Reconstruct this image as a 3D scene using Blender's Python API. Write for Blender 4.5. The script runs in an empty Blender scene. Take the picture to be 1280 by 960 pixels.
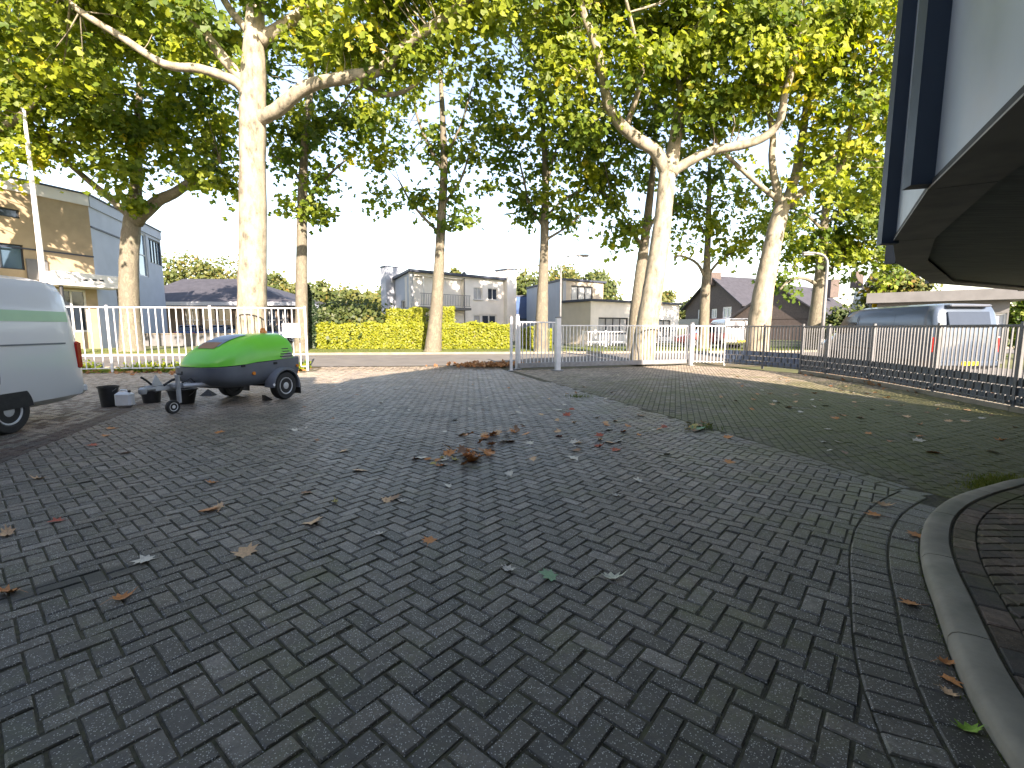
import bpy, math, random
import numpy as np
from mathutils import Vector, Matrix
S = bpy.context.scene
col = S.collection
R = math.radians
random.seed(11)
rng = np.random.default_rng(5)

# ---------------------------------------------------------------- camera, sky, sun, exposure
FPX, CAMZ = 590.0, 1.55
PITCH = math.atan(70 / 590.0)
cd = bpy.data.cameras.new('camera')
cam = bpy.data.objects.new('camera', cd)
col.objects.link(cam)
cam.location = (0, 0, CAMZ)
cam.rotation_euler = (R(90) - PITCH, 0, 0)
cd.sensor_width = 36
cd.lens = 36 * FPX / 1280
cd.clip_start = 0.05
cd.clip_end = 3000
S.camera = cam
SUN = Vector((0.34, -0.94, 0.0)).normalized()
SUN_EL = R(27)
w = bpy.data.worlds.new('World')
S.world = w
w.use_nodes = True
nt = w.node_tree
sky = nt.nodes.new('ShaderNodeTexSky')
sky.sky_type = 'NISHITA'
sky.sun_disc = False
sky.sun_elevation = SUN_EL
sky.sun_rotation = math.atan2(SUN.x, SUN.y)
sky.altitude = 0
sky.air_density = 1.0
sky.dust_density = 0.7
sky.ozone_density = 1.3
nt.links.new(sky.outputs[0], nt.nodes['Background'].inputs[0])
nt.nodes['Background'].inputs[1].default_value = 0.14
sl = bpy.data.lights.new('sun', 'SUN')
sl.energy = 5.0
sl.angle = R(0.5)
sl.color = (1.0, 0.96, 0.90)
so = bpy.data.objects.new('sun', sl)
col.objects.link(so)
sd = Vector((SUN.x * math.cos(SUN_EL), SUN.y * math.cos(SUN_EL), math.sin(SUN_EL)))
so.rotation_euler = (-sd).to_track_quat('-Z', 'Y').to_euler()
so.location = (0, 0, 40)
S.view_settings.view_transform = 'Standard'
S.view_settings.look = 'None'
S.view_settings.exposure = 1.88
S.view_settings.gamma = 1.0
S.view_settings.use_white_balance = True      # the phone balanced for the shaded yard
S.view_settings.white_balance_temperature = 7800
S.view_settings.white_balance_tint = 18
S.cycles.max_bounces = 8
S.cycles.transparent_max_bounces = 6

# ---------------------------------------------------------------- helpers
def ray(u, v):
    x, y = (u - 640) / FPX, -(v - 480) / FPX
    return Vector((x, math.cos(PITCH) + y * math.sin(PITCH), -math.sin(PITCH) + y * math.cos(PITCH)))
def gp(u, v, z=0.0):
    d = ray(u, v)
    t = (z - CAMZ) / d.z
    return Vector((d.x * t, d.y * t, z))
def at(u, v, Y):
    d = ray(u, v)
    t = Y / d.y
    return Vector((d.x * t, Y, CAMZ + d.z * t))
def pxm(px, Y):
    return px * Y / FPX

def smooth01(t):
    t = min(1, max(0, t))
    return t * t * (3 - 2 * t)
def y_near(x):
    return 18.8 + (0.3 * x if x > 0 else 0.1 * x)
def y_far(x):
    return max(24.0 + 0.1 * x, y_near(x) + 2.2)
def zg(x, y):
    n, f = y_near(x), y_far(x)
    if y < n - 1.2: return 0.0
    if y < n: return 0.08 * smooth01((y - n + 1.2) / 1.2)
    if y < f: return 0.08 + 0.17 * (y - n) / (f - n)
    return 0.25 + 0.10 * smooth01((y - f) / 2.0)

def nnew(t, k, **kw):
    n = t.nodes.new(k)
    for a, b in kw.items(): setattr(n, a, b)
    return n
def ramp(t, fac, stops):
    n = t.nodes.new('ShaderNodeValToRGB')
    while len(n.color_ramp.elements) < len(stops): n.color_ramp.elements.new(0.5)
    for e, (p, c) in zip(n.color_ramp.elements, stops):
        e.position = p
        e.color = (c[0], c[1], c[2], 1)
    t.links.new(fac, n.inputs[0])
    return n.outputs[0]
def mixc(t, fac, a, b, mode='MIX'):
    n = nnew(t, 'ShaderNodeMix', data_type='RGBA', blend_type=mode)
    for i, v in ((0, fac), (6, a), (7, b)):
        if hasattr(v, 'links') or hasattr(v, 'is_linked'): t.links.new(v, n.inputs[i])
        elif i == 0: n.inputs[0].default_value = v
        else: n.inputs[i].default_value = (*v, 1)
    return n.outputs[2]
def math_n(t, op, a, b=0.0, clamp=False):
    n = nnew(t, 'ShaderNodeMath', operation=op, use_clamp=clamp)
    for i, v in ((0, a), (1, b)):
        if hasattr(v, 'links'): t.links.new(v, n.inputs[i])
        else: n.inputs[i].default_value = v
    return n.outputs[0]
def noise(t, vec, scale, detail=4, rough=0.55):
    n = t.nodes.new('ShaderNodeTexNoise')
    n.inputs['Scale'].default_value = scale
    n.inputs['Detail'].default_value = detail
    n.inputs['Roughness'].default_value = rough
    if vec is not None: t.links.new(vec, n.inputs['Vector'])
    return n.outputs[0]
def newmat(name):
    m = bpy.data.materials.new(name)
    m.use_nodes = True
    t = m.node_tree
    return m, t, t.nodes['Principled BSDF']
def bump(t, b, h, strength=0.3, dist=0.01):
    n = t.nodes.new('ShaderNodeBump')
    n.inputs['Strength'].default_value = strength
    n.inputs['Distance'].default_value = dist
    t.links.new(h, n.inputs['Height'])
    t.links.new(n.outputs[0], b.inputs['Normal'])
def mat(name, c, rough=0.6, metal=0.0, var=0.12, scale=3.0, bmp=0.0, spec=0.5, world=False, coat=0.0, dirt=None):
    m, t, b = newmat(name)
    tc = nnew(t, 'ShaderNodeNewGeometry').outputs[0] if world else nnew(t, 'ShaderNodeTexCoord').outputs['Object']
    f = noise(t, tc, scale, 5)
    lo = tuple(x * (1 - var) for x in c); hi = tuple(min(1, x * (1 + var)) for x in c)
    cc = ramp(t, f, [(0.3, lo), (0.7, hi)])
    if dirt:
        d = noise(t, tc, scale * 0.37, 6, 0.65)
        df = ramp(t, d, [(0.5, (0, 0, 0)), (0.75, (1, 1, 1))])
        cc = mixc(t, math_n(t, 'MULTIPLY', df, 0.6), cc, dirt)
    t.links.new(cc, b.inputs['Base Color'])
    if var > 0:
        rr = ramp(t, noise(t, tc, scale * 2.3, 3), [(0.3, (max(0, rough - .06),) * 3), (0.7, (min(1, rough + .06),) * 3)])
        t.links.new(rr, b.inputs['Roughness'])
    else: b.inputs['Roughness'].default_value = rough
    b.inputs['Metallic'].default_value = metal
    b.inputs['Specular IOR Level'].default_value = spec
    b.inputs['Coat Weight'].default_value = coat
    b.inputs['Coat Roughness'].default_value = 0.08
    if bmp: bump(t, b, noise(t, tc, scale * 9, 4), bmp, 0.01)
    return m

ORG = {}
def tag(o, label=None, cat=None, group=None, kind=None):
    if label: o['label'] = label
    if cat: o['category'] = cat
    if group: o['group'] = group
    if kind: o['kind'] = kind
    return o
def thing(name, loc, label, cat, group=None, rz=0.0):
    o = bpy.data.objects.new(name, None)
    o.empty_display_size = 0.2
    col.objects.link(o)
    o.location = loc
    o.rotation_euler = (0, 0, rz)
    ORG[o.name] = Vector(loc) if not rz else None
    return tag(o, label, cat, group)
def copy_tree(o, parent=None):
    c = o.copy()
    col.objects.link(c)
    if parent: c.parent = parent
    ORG[c.name] = ORG.get(o.name)
    for ch in list(o.children): copy_tree(ch, c)
    return c
def basis(d, up=Vector((0, 0, 1))):
    d = d.normalized()
    if abs(d.dot(up)) > 0.98: up = Vector((0, 1, 0))
    a = d.cross(up).normalized()
    return a, a.cross(d).normalized()

class MB:
    def __init__(s):
        s.v, s.f, s.m = [], [], []
    def add(s, vs, fs, mi=0):
        o = len(s.v)
        s.v += [Vector(p) for p in vs]
        s.f += [tuple(i + o for i in f) for f in fs]
        s.m += [mi] * len(fs)
        return s
    def box(s, c, size, rz=0.0, mi=0, rot=None, bev=0.0):
        x, y, z = size[0] / 2, size[1] / 2, size[2] / 2
        mt = rot if rot is not None else Matrix.Rotation(rz, 3, 'Z')
        c = Vector(c)
        if bev <= 0:
            vs = [c + mt @ Vector((i * x, j * y, k * z)) for k in (-1, 1) for j in (-1, 1) for i in (-1, 1)]
            return s.add(vs, [(0, 2, 3, 1), (4, 5, 7, 6), (0, 1, 5, 4), (2, 6, 7, 3), (0, 4, 6, 2), (1, 3, 7, 5)], mi)
        b = min(bev, x * .9, y * .9, z * .9)
        rings = []
        for (ins, kz) in ((b, -z), (0, -z + b), (0, z - b), (b, z)):
            X, Y = x - ins, y - ins
            cut = b * 0.8
            ring = [(-X + cut, -Y), (X - cut, -Y), (X, -Y + cut), (X, Y - cut), (X - cut, Y), (-X + cut, Y), (-X, Y - cut), (-X, -Y + cut)]
            rings.append([c + mt @ Vector((p[0], p[1], kz)) for p in ring])
        return s.loft(rings, True, True, mi)
    def loft(s, rings, cap0=False, cap1=False, mi=0, closed=True):
        n = len(rings[0])
        vs = [p for r in rings for p in r]
        fs = []
        for i in range(len(rings) - 1):
            for j in range(n if closed else n - 1):
                k = (j + 1) % n
                fs.append((i * n + j, i * n + k, (i + 1) * n + k, (i + 1) * n + j))
        if cap0: fs.append(tuple(reversed(range(n))))
        if cap1: fs.append(tuple((len(rings) - 1) * n + j for j in range(n)))
        return s.add(vs, fs, mi)
    def tube(s, pts, rad, n=8, mi=0, cap=True, wob=0.0):
        pts = [Vector(p) for p in pts]
        if not hasattr(rad, '__len__'): rad = [rad] * len(pts)
        rings = []
        a = None
        for i, p in enumerate(pts):
            d = (pts[min(i + 1, len(pts) - 1)] - pts[max(i - 1, 0)]).normalized()
            if a is None: a, b = basis(d)
            else:
                a = (a - d * a.dot(d)).normalized()
                b = d.cross(a) * -1
            ring = []
            for k in range(n):
                th = 2 * math.pi * k / n
                r = rad[i] * (1 + (random.uniform(-wob, wob) if wob else 0))
                ring.append(p + (a * math.cos(th) + b * math.sin(th)) * r)
            rings.append(ring)
        return s.loft(rings, cap, cap, mi)
    def cyl(s, c, axis, r, h, n=16, mi=0, r2=None):
        c, axis = Vector(c), Vector(axis).normalized()
        return s.tube([c - axis * h / 2, c + axis * h / 2], [r, r if r2 is None else r2], n, mi)
    def lathe(s, c, axis, prof, n=20, mi=0, cap=True):
        c, axis = Vector(c), Vector(axis).normalized()
        a, b = basis(axis)
        rings = [[c + axis * h + (a * math.cos(2 * math.pi * k / n) + b * math.sin(2 * math.pi * k / n)) * r for k in range(n)] for r, h in prof]
        return s.loft(rings, cap, cap, mi)
    def prism(s, poly, z0, z1, mi=0, top=True, bottom=True):
        n = len(poly)
        g = (lambda z: [z] * n) if True else None
        za = z0 if hasattr(z0, '__len__') else [z0] * n
        zb = z1 if hasattr(z1, '__len__') else [z1] * n
        r0 = [Vector((p[0], p[1], za[i])) for i, p in enumerate(poly)]
        r1 = [Vector((p[0], p[1], zb[i])) for i, p in enumerate(poly)]
        return s.loft([r0, r1], bottom, top, mi)
    def build(s, name, m, parent=None, smooth=False, local=False, loc=None, fix=True):
        off = Vector((0, 0, 0))
        if parent is not None and not local:
            off = ORG.get(parent.name) or Vector((0, 0, 0))
        if loc is not None: off = Vector(loc)
        me = bpy.data.meshes.new(name)
        me.from_pydata([tuple(p - off) for p in s.v], [], s.f)
        for x in (m if isinstance(m, (list, tuple)) else [m]): me.materials.append(x)
        if isinstance(m, (list, tuple)): me.polygons.foreach_set('material_index', s.m)
        if fix and len(s.f) < 60000:
            import bmesh
            bm = bmesh.new(); bm.from_mesh(me)
            bmesh.ops.recalc_face_normals(bm, faces=bm.faces)
            bm.to_mesh(me); bm.free()
        if smooth:
            me.polygons.foreach_set('use_smooth', [True] * len(me.polygons))
            if smooth != 'all': me.set_sharp_from_angle(angle=R(38))
        me.update()
        o = bpy.data.objects.new(name, me)
        col.objects.link(o)
        if parent is not None:
            o.parent = parent
            ORG[o.name] = ORG.get(parent.name)
        elif loc is not None:
            o.location = loc
            ORG[o.name] = Vector(loc)
        return o
def fast_mesh(name, verts, tris, m, tint=None, k=3):
    me = bpy.data.meshes.new(name)
    nv, nf = len(verts), len(tris)
    me.vertices.add(nv)
    me.vertices.foreach_set('co', np.asarray(verts, np.float32).ravel())
    me.loops.add(nf * k)
    me.loops.foreach_set('vertex_index', np.asarray(tris, np.int32).ravel())
    me.polygons.add(nf)
    me.polygons.foreach_set('loop_start', np.arange(0, nf * k, k, dtype=np.int32))
    me.materials.append(m)
    if tint is not None:
        a = me.attributes.new('tint', 'FLOAT', 'POINT')
        a.data.foreach_set('value', np.asarray(tint, np.float32))
    me.update(calc_edges=True)
    return me
def put(name, me, parent=None, world=False):
    o = bpy.data.objects.new(name, me)
    col.objects.link(o)
    if parent: o.parent = parent; ORG[o.name] = ORG.get(parent.name)
    if parent and world: o.location = -ORG[parent.name]
    return o

# ---------------------------------------------------------------- materials
def mat_brick(name, cols, moss, speck=1.0, rough=0.5):
    m, t, b = newmat(name)
    pos = nnew(t, 'ShaderNodeNewGeometry').outputs[0]
    at_ = nnew(t, 'ShaderNodeAttribute', attribute_name='tint').outputs['Fac']
    ob = nnew(t, 'ShaderNodeObjectInfo').outputs['Random']
    rnd = math_n(t, 'FRACT', math_n(t, 'ADD', at_, ob))
    base = ramp(t, rnd, cols)
    base = mixc(t, 0.85, base, ramp(t, noise(t, pos, 17, 6, 0.7), [(0.32, (0.45, 0.44, 0.43)), (0.66, (1.25, 1.25, 1.25))]), 'MULTIPLY')
    n1 = noise(t, pos, 60, 3)
    base = mixc(t, 0.5, base, ramp(t, n1, [(0.3, (0.35,) * 3), (0.7, (1.0,) * 3)]), 'MULTIPLY')
    vo = nnew(t, 'ShaderNodeTexVoronoi', feature='F1')
    vo.inputs['Scale'].default_value = 150
    t.links.new(pos, vo.inputs['Vector'])
    cellr = nnew(t, 'ShaderNodeSeparateColor'); t.links.new(vo.outputs['Color'], cellr.inputs[0])
    sm = math_n(t, 'MULTIPLY', math_n(t, 'LESS_THAN', vo.outputs['Distance'], 0.36), math_n(t, 'GREATER_THAN', cellr.outputs[0], 0.70))
    sc = mixc(t, cellr.outputs[1], (0.22, 0.21, 0.19), (0.72, 0.69, 0.63))
    base = mixc(t, math_n(t, 'MULTIPLY', sm, 0.9 * speck), base, sc)
    big = noise(t, pos, 0.55, 5, 0.6)
    st = ramp(t, big, [(0.34, (0.55, 0.54, 0.52)), (0.62, (1.1, 1.1, 1.1))])
    base = mixc(t, 0.8, base, st, 'MULTIPLY')
    # grime plus painted foreground dimness towards the camera, moss towards the clad fence
    sep = nnew(t, 'ShaderNodeSeparateXYZ'); t.links.new(pos, sep.inputs[0])
    X, Y = sep.outputs[0], sep.outputs[1]
    gut = math_n(t, 'ADD', math_n(t, 'ADD', math_n(t, 'MULTIPLY', X, 0.957), math_n(t, 'MULTIPLY', Y, 0.291)), -4.954)
    b1 = math_n(t, 'MULTIPLY', math_n(t, 'MULTIPLY', math_n(t, 'ADD', gut, 3.2), 0.15, True), math_n(t, 'MULTIPLY', math_n(t, 'SUBTRACT', 17.0, Y), 0.11, True))
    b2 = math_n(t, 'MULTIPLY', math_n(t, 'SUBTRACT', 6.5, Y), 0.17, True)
    gn_ = noise(t, pos, 2.1, 7, 0.7)
    rn2 = math_n(t, 'FRACT', math_n(t, 'MULTIPLY', rnd, 7.31))
    dust_far_light = math_n(t, 'MULTIPLY', math_n(t, 'MULTIPLY', math_n(t, 'SUBTRACT', Y, 6.0), 0.11, True), ramp(t, noise(t, pos, 0.9, 6, 0.65), [(0.3, (0.35,) * 3), (0.65, (0.85,) * 3)]))  # paler towards the street: painted far brightness along with sandy dust
    base = mixc(t, dust_far_light, base, mixc(t, rnd, (0.24, 0.195, 0.145), (0.40, 0.33, 0.25)))
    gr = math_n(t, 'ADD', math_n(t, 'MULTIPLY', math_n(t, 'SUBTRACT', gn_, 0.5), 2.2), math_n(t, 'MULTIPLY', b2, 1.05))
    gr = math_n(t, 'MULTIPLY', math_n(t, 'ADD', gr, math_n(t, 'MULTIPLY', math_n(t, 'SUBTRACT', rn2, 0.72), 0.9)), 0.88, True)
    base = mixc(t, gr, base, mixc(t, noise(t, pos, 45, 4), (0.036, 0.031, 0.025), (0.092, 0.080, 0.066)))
    base = mixc(t, math_n(t, 'MULTIPLY', sm, 0.8 * speck), base, sc)
    th_ = math_n(t, 'ADD', noise(t, pos, 1.3, 8, 0.72), math_n(t, 'MULTIPLY', math_n(t, 'MAXIMUM', b1, math_n(t, 'MULTIPLY', b2, 0.27)), 0.40))
    mo = math_n(t, 'MULTIPLY', math_n(t, 'SUBTRACT', th_, 0.60 - 0.05 * moss), 4.0, True)
    mo = math_n(t, 'MULTIPLY', mo, 0.78)
    mcol = mixc(t, noise(t, pos, 25, 4), (0.062, 0.066, 0.016), (0.150, 0.158, 0.038))
    base = mixc(t, mo, base, mcol)
    # one dark oil stain on the left
    mp = nnew(t, 'ShaderNodeMapping', vector_type='TEXTURE')
    mp.inputs['Location'].default_value = (-2.72, 2.72, 0); mp.inputs['Rotation'].default_value = (0, 0, R(38)); mp.inputs['Scale'].default_value = (0.40, 0.10, 1)
    t.links.new(pos, mp.inputs['Vector'])
    ln_ = nnew(t, 'ShaderNodeVectorMath', operation='LENGTH'); t.links.new(mp.outputs[0], ln_.inputs[0])
    so_ = math_n(t, 'MULTIPLY', math_n(t, 'SUBTRACT', math_n(t, 'ADD', 1.25, math_n(t, 'MULTIPLY', noise(t, pos, 9, 4), 0.5)), math_n(t, 'ADD', ln_.outputs['Value'], 0.25)), 2.2, True)
    base = mixc(t, math_n(t, 'MULTIPLY', so_, 0.85), base, (0.02, 0.018, 0.015))
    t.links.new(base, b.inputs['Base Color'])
    b.inputs['Roughness'].default_value = rough
    b.inputs['Specular IOR Level'].default_value = 0.45
    bump(t, b, math_n(t, 'ADD', math_n(t, 'MULTIPLY', sm, 0.5), noise(t, pos, 140, 3)), 0.5, 0.004)
    return m
GREYS = [(0.0, (0.09, 0.078, 0.065)), (0.3, (0.155, 0.132, 0.107)), (0.6, (0.19, 0.160, 0.128)), (0.85, (0.225, 0.185, 0.148)), (0.95, (0.25, 0.21, 0.172)), (1.0, (0.29, 0.255, 0.215))]
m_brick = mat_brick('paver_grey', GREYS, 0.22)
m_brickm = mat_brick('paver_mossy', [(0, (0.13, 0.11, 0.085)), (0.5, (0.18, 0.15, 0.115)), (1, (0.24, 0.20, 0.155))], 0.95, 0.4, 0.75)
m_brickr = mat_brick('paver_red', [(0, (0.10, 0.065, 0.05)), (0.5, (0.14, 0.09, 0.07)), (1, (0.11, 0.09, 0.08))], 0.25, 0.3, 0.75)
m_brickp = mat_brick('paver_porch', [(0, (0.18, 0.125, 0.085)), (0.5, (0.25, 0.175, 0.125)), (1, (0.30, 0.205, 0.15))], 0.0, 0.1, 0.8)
m_bed = mat('joint_sand', (0.07, 0.06, 0.036), 0.95, var=0.5, scale=30, bmp=0.5, world=True, dirt=(0.075, 0.09, 0.018))
m_kerb = mat('kerb_concrete', (0.245, 0.215, 0.165), 0.8, var=0.2, scale=4, bmp=0.25, world=True, dirt=(0.10, 0.11, 0.07))
m_asph = mat('asphalt', (0.13, 0.122, 0.112), 0.85, var=0.15, scale=1.2, bmp=0.4, world=True)
m_soil = mat('verge_soil', (0.10, 0.085, 0.05), 0.95, var=0.4, scale=3, bmp=0.6, world=True, dirt=(0.09, 0.11, 0.025))
m_grassg = mat('verge_turf', (0.10, 0.125, 0.025), 0.9, var=0.35, scale=2.0, bmp=0.8, world=True, dirt=(0.16, 0.15, 0.045))
m_land = mat('land', (0.09, 0.10, 0.035), 0.95, var=0.3, scale=0.3, world=True)
m_walk = mat('footpath', (0.22, 0.20, 0.18), 0.85, var=0.2, scale=2, bmp=0.3, world=True)
m_white = mat('galvanised_white', (0.62, 0.63, 0.64), 0.45, 0.25, 0.1, 5)
m_galv = mat('galvanised_steel', (0.22, 0.225, 0.23), 0.5, 0.4, 0.18, 8)
m_steel = mat('zinc_steel', (0.40, 0.42, 0.44), 0.42, 0.3, 0.12, 8)
m_fgrey = mat('grey_fence_paint', (0.13, 0.135, 0.14), 0.55, 0.2, 0.15, 6)
m_dkgrey = mat('charcoal_strip', (0.09, 0.105, 0.12), 0.5, 0, 0.15, 6)
m_blueg = mat('slate_blue_strip', (0.09, 0.125, 0.19), 0.5, 0, 0.15, 6)
m_green = mat('green_shell', (0.12, 0.60, 0.045), 0.34, 0, 0.05, 2, coat=0.25)
m_tgrey = mat('grey_shell', (0.11, 0.125, 0.15), 0.42, 0, 0.12, 3, bmp=0.03)
m_black = mat('black_rubber', (0.018, 0.018, 0.019), 0.7, 0, 0.25, 9)
m_blackp = mat('black_plastic', (0.02, 0.021, 0.024), 0.45, 0, 0.2, 7, dirt=(0.06, 0.055, 0.05))
m_rim = mat('silver_rim', (0.50, 0.51, 0.52), 0.4, 0.25, 0.1, 9)
m_jerry = mat('milky_plastic', (0.62, 0.64, 0.66), 0.4, 0, 0.08, 6)
m_orange = mat('amber_lens', (0.75, 0.22, 0.02), 0.25, 0, 0.05, 9)
m_red = mat('red_lens', (0.42, 0.02, 0.015), 0.2, 0, 0.08, 9)
m_vanw = mat('white_van_paint', (0.64, 0.64, 0.64), 0.28, 0, 0.0, 1, coat=0.5)
m_vang = mat('silver_van_paint', (0.085, 0.115, 0.155), 0.3, 0.3, 0.0, 1, coat=0.5)
m_stripe = mat('pale_green_stripe', (0.36, 0.58, 0.36), 0.35, 0, 0.05, 2)
m_glass = mat('window_glass', (0.025, 0.035, 0.05), 0.06, 0, 0.2, 1, spec=0.9)
m_glassb = mat('sky_glass', (0.10, 0.17, 0.25), 0.05, 0.25, 0.15, 1, spec=1.0)
m_glassw = mat('curtained_glass', (0.42, 0.43, 0.44), 0.15, 0, 0.25, 1, spec=0.8)
m_fr_d = mat('dark_window_frame', (0.03, 0.034, 0.04), 0.5)
m_fr_w = mat('white_window_frame', (0.68, 0.68, 0.67), 0.5)
m_beige = mat('beige_brick', (0.40, 0.31, 0.20), 0.85, var=0.1, scale=2, bmp=0.2, world=True)
m_bluew = mat('pale_blue_and_wall_shade', (0.42, 0.45, 0.50), 0.7, var=0.06, scale=1, world=True)  # on house side walls this bluish colour paints in their shade
m_render = mat('white_render', (0.78, 0.75, 0.70), 0.85, var=0.07, scale=1.5, world=True, dirt=(0.68, 0.65, 0.60))
m_cream = mat('cream_render', (0.56, 0.49, 0.39), 0.85, var=0.07, scale=1.5, world=True)
m_roofd = mat('dark_roof', (0.045, 0.045, 0.055), 0.75, var=0.25, scale=2, bmp=0.4, world=True)
m_trimd = mat('dark_trim', (0.04, 0.05, 0.075), 0.6)
m_dbrick = mat('dark_brick', (0.10, 0.078, 0.07), 0.85, var=0.2, scale=6, bmp=0.3, world=True)
m_brown = mat('brown_cladding', (0.12, 0.085, 0.06), 0.8, var=0.2, scale=3, world=True)
m_grwall = mat('grey_block_wall', (0.15, 0.152, 0.155), 0.85, var=0.12, scale=2, world=True)
m_blue = mat('blue_paint', (0.05, 0.11, 0.26), 0.35, coat=0.4)
m_redp = mat('red_paint', (0.45, 0.03, 0.02), 0.35, coat=0.4)
m_fin = mat('navy_fin', (0.02, 0.032, 0.05), 0.45, 0.2, 0.15, 2)
m_panel = mat('aluminium_panel', (0.42, 0.45, 0.48), 0.38, 0.35, 0.05, 1.2)
m_fascia = mat('fascia_board', (0.34, 0.31, 0.265), 0.7, 0, 0.15, 3, dirt=(0.05, 0.05, 0.045))
m_yellow = mat('yellow_sign', (0.75, 0.55, 0.02), 0.4)
m_teal = mat('teal_sign', (0.03, 0.20, 0.25), 0.4)
m_orsign = mat('orange_sign', (0.65, 0.18, 0.04), 0.5)
m_signw = mat('white_board', (0.72, 0.72, 0.72), 0.45)

def mat_soffit():
    m, t, b = newmat('soffit_boards')
    pos = nnew(t, 'ShaderNodeNewGeometry').outputs[0]
    mp = nnew(t, 'ShaderNodeMapping'); mp.inputs['Scale'].default_value = (1.2, 14, 1)
    t.links.new(pos, mp.inputs['Vector'])
    t.links.new(ramp(t, noise(t, mp.outputs[0], 3, 6), [(0.3, (0.18, 0.185, 0.16)), (0.7, (0.32, 0.325, 0.28))]), b.inputs['Base Color'])
    b.inputs['Roughness'].default_value = 0.85
    return m
m_soffit = mat_soffit()
def mat_bark(name, pale):
    m, t, b = newmat(name)
    tc = nnew(t, 'ShaderNodeTexCoord').outputs['Object']
    mp = nnew(t, 'ShaderNodeMapping'); mp.inputs['Scale'].default_value = (1, 1, 0.45)
    t.links.new(tc, mp.inputs['Vector'])
    n = noise(t, mp.outputs[0], 4.5, 5, 0.6)
    c = ramp(t, n, [(0.32, (0.11, 0.095, 0.07)), (0.42, (0.22, 0.20, 0.145)), (0.50, (0.28 * pale, 0.25 * pale, 0.185 * pale)), (0.62, (0.37 * pale, 0.32 * pale, 0.24 * pale))])
    c = mixc(t, 0.5, c, ramp(t, noise(t, tc, 26, 4), [(0.3, (0.6,) * 3), (0.65, (1,) * 3)]), 'MULTIPLY')
    t.links.new(c, b.inputs['Base Color'])
    b.inputs['Roughness'].default_value = 0.85
    bump(t, b, math_n(t, 'ADD', n, math_n(t, 'MULTIPLY', noise(t, tc, 22, 4), 0.4)), 0.6, 0.03)
    return m
m_bark = mat_bark('plane_bark', 1.0)
m_barkd = mat_bark('old_bark', 0.5)
def mat_leaf(name, stops, trans=0.35, rough=0.5):
    m, t, b = newmat(name)
    at_ = nnew(t, 'ShaderNodeAttribute', attribute_name='tint').outputs['Fac']
    c = ramp(t, at_, stops)
    pos = nnew(t, 'ShaderNodeNewGeometry').outputs[0]
    c = mixc(t, 0.35, c, ramp(t, noise(t, pos, 9, 2), [(0.3, (0.55,) * 3), (0.7, (1.15,) * 3)]), 'MULTIPLY')
    t.links.new(c, b.inputs['Base Color'])
    b.inputs['Roughness'].default_value = rough
    b.inputs['Specular IOR Level'].default_value = 0.35
    tr = t.nodes.new('ShaderNodeBsdfTranslucent')
    t.links.new(mixc(t, 1.0, c, (1.3, 1.35, 0.7), 'MULTIPLY'), tr.inputs[0])
    mx = t.nodes.new('ShaderNodeMixShader')
    mx.inputs[0].default_value = trans
    t.links.new(b.outputs[0], mx.inputs[1]); t.links.new(tr.outputs[0], mx.inputs[2])
    t.links.new(mx.outputs[0], t.nodes['Material Output'].inputs['Surface'])
    return m
m_leaf = mat_leaf('plane_leaf', [(0.0, (0.05, 0.10, 0.018)), (0.35, (0.10, 0.165, 0.022)), (0.65, (0.21, 0.26, 0.024)), (0.92, (0.32, 0.37, 0.03)), (1.0, (0.42, 0.37, 0.03))], 0.5)
m_leafb = mat_leaf('background_leaf', [(0.0, (0.045, 0.075, 0.025)), (0.5, (0.09, 0.12, 0.03)), (0.85, (0.17, 0.16, 0.04)), (1.0, (0.22, 0.14, 0.04))])
m_hedge = mat_leaf('hedge_leaf', [(0.0, (0.11, 0.15, 0.012)), (0.5, (0.22, 0.25, 0.018)), (1.0, (0.34, 0.33, 0.03))])
m_conif = mat_leaf('conifer_needles', [(0.0, (0.012, 0.03, 0.012)), (0.6, (0.03, 0.055, 0.02)), (1.0, (0.06, 0.085, 0.03))], 0.15)
m_grass = mat_leaf('grass_blade', [(0.0, (0.05, 0.08, 0.012)), (0.6, (0.11, 0.15, 0.02)), (1.0, (0.2, 0.2, 0.05))])

# ---------------------------------------------------------------- ground, street, pavements
def sheet(name, xs, y0, y1, ny, lift, m, bottom=0.0):
    vs, fs = [], []
    for x in xs:
        a, b = (y0(x) if callable(y0) else y0), (y1(x) if callable(y1) else y1)
        for j in range(ny + 1):
            y = a + (b - a) * j / ny
            vs.append((x, y, zg(x, y) + lift))
    n = ny + 1
    for i in range(len(xs) - 1):
        for j in range(ny):
            fs.append((i * n + j, (i + 1) * n + j, (i + 1) * n + j + 1, i * n + j + 1))
    mb = MB(); mb.add(vs, fs)
    o = mb.build(name, m, smooth='all')
    return tag(o, kind='structure')
def lin(a, b, n): return [a + (b - a) * i / n for i in range(n + 1)]
gx = [-900, -300, -120] + lin(-60, 60, 60) + [120, 300, 900]
gy = [-300, -60, -20] + lin(-6, 44, 100) + [60, 100, 200, 500, 1800]
gm = MB()
gm.add([(x, y, zg(x, y) - 0.045) for x in gx for y in gy],
       [(i * len(gy) + j, (i + 1) * len(gy) + j, (i + 1) * len(gy) + j + 1, i * len(gy) + j + 1) for i in range(len(gx) - 1) for j in range(len(gy) - 1)])
tag(gm.build('ground', m_land, smooth='all'), kind='structure')
tag(sheet('verge', lin(-45, 11.2, 56), lambda x: y_near(x) - 2.4, lambda x: y_near(x) - 0.02, 8, -0.030, m_soil), 'strip of soil and leaf litter between fence and street')
road = sheet('road', lin(-60, 45, 105), y_near, y_far, 8, 0.0, m_asph)
tag(sheet('side_street', lin(11.5, 19, 6), -30, lambda x: y_near(x) - 0.01, 40, 0.004, m_asph), 'asphalt side street where the van is parked')
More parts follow.
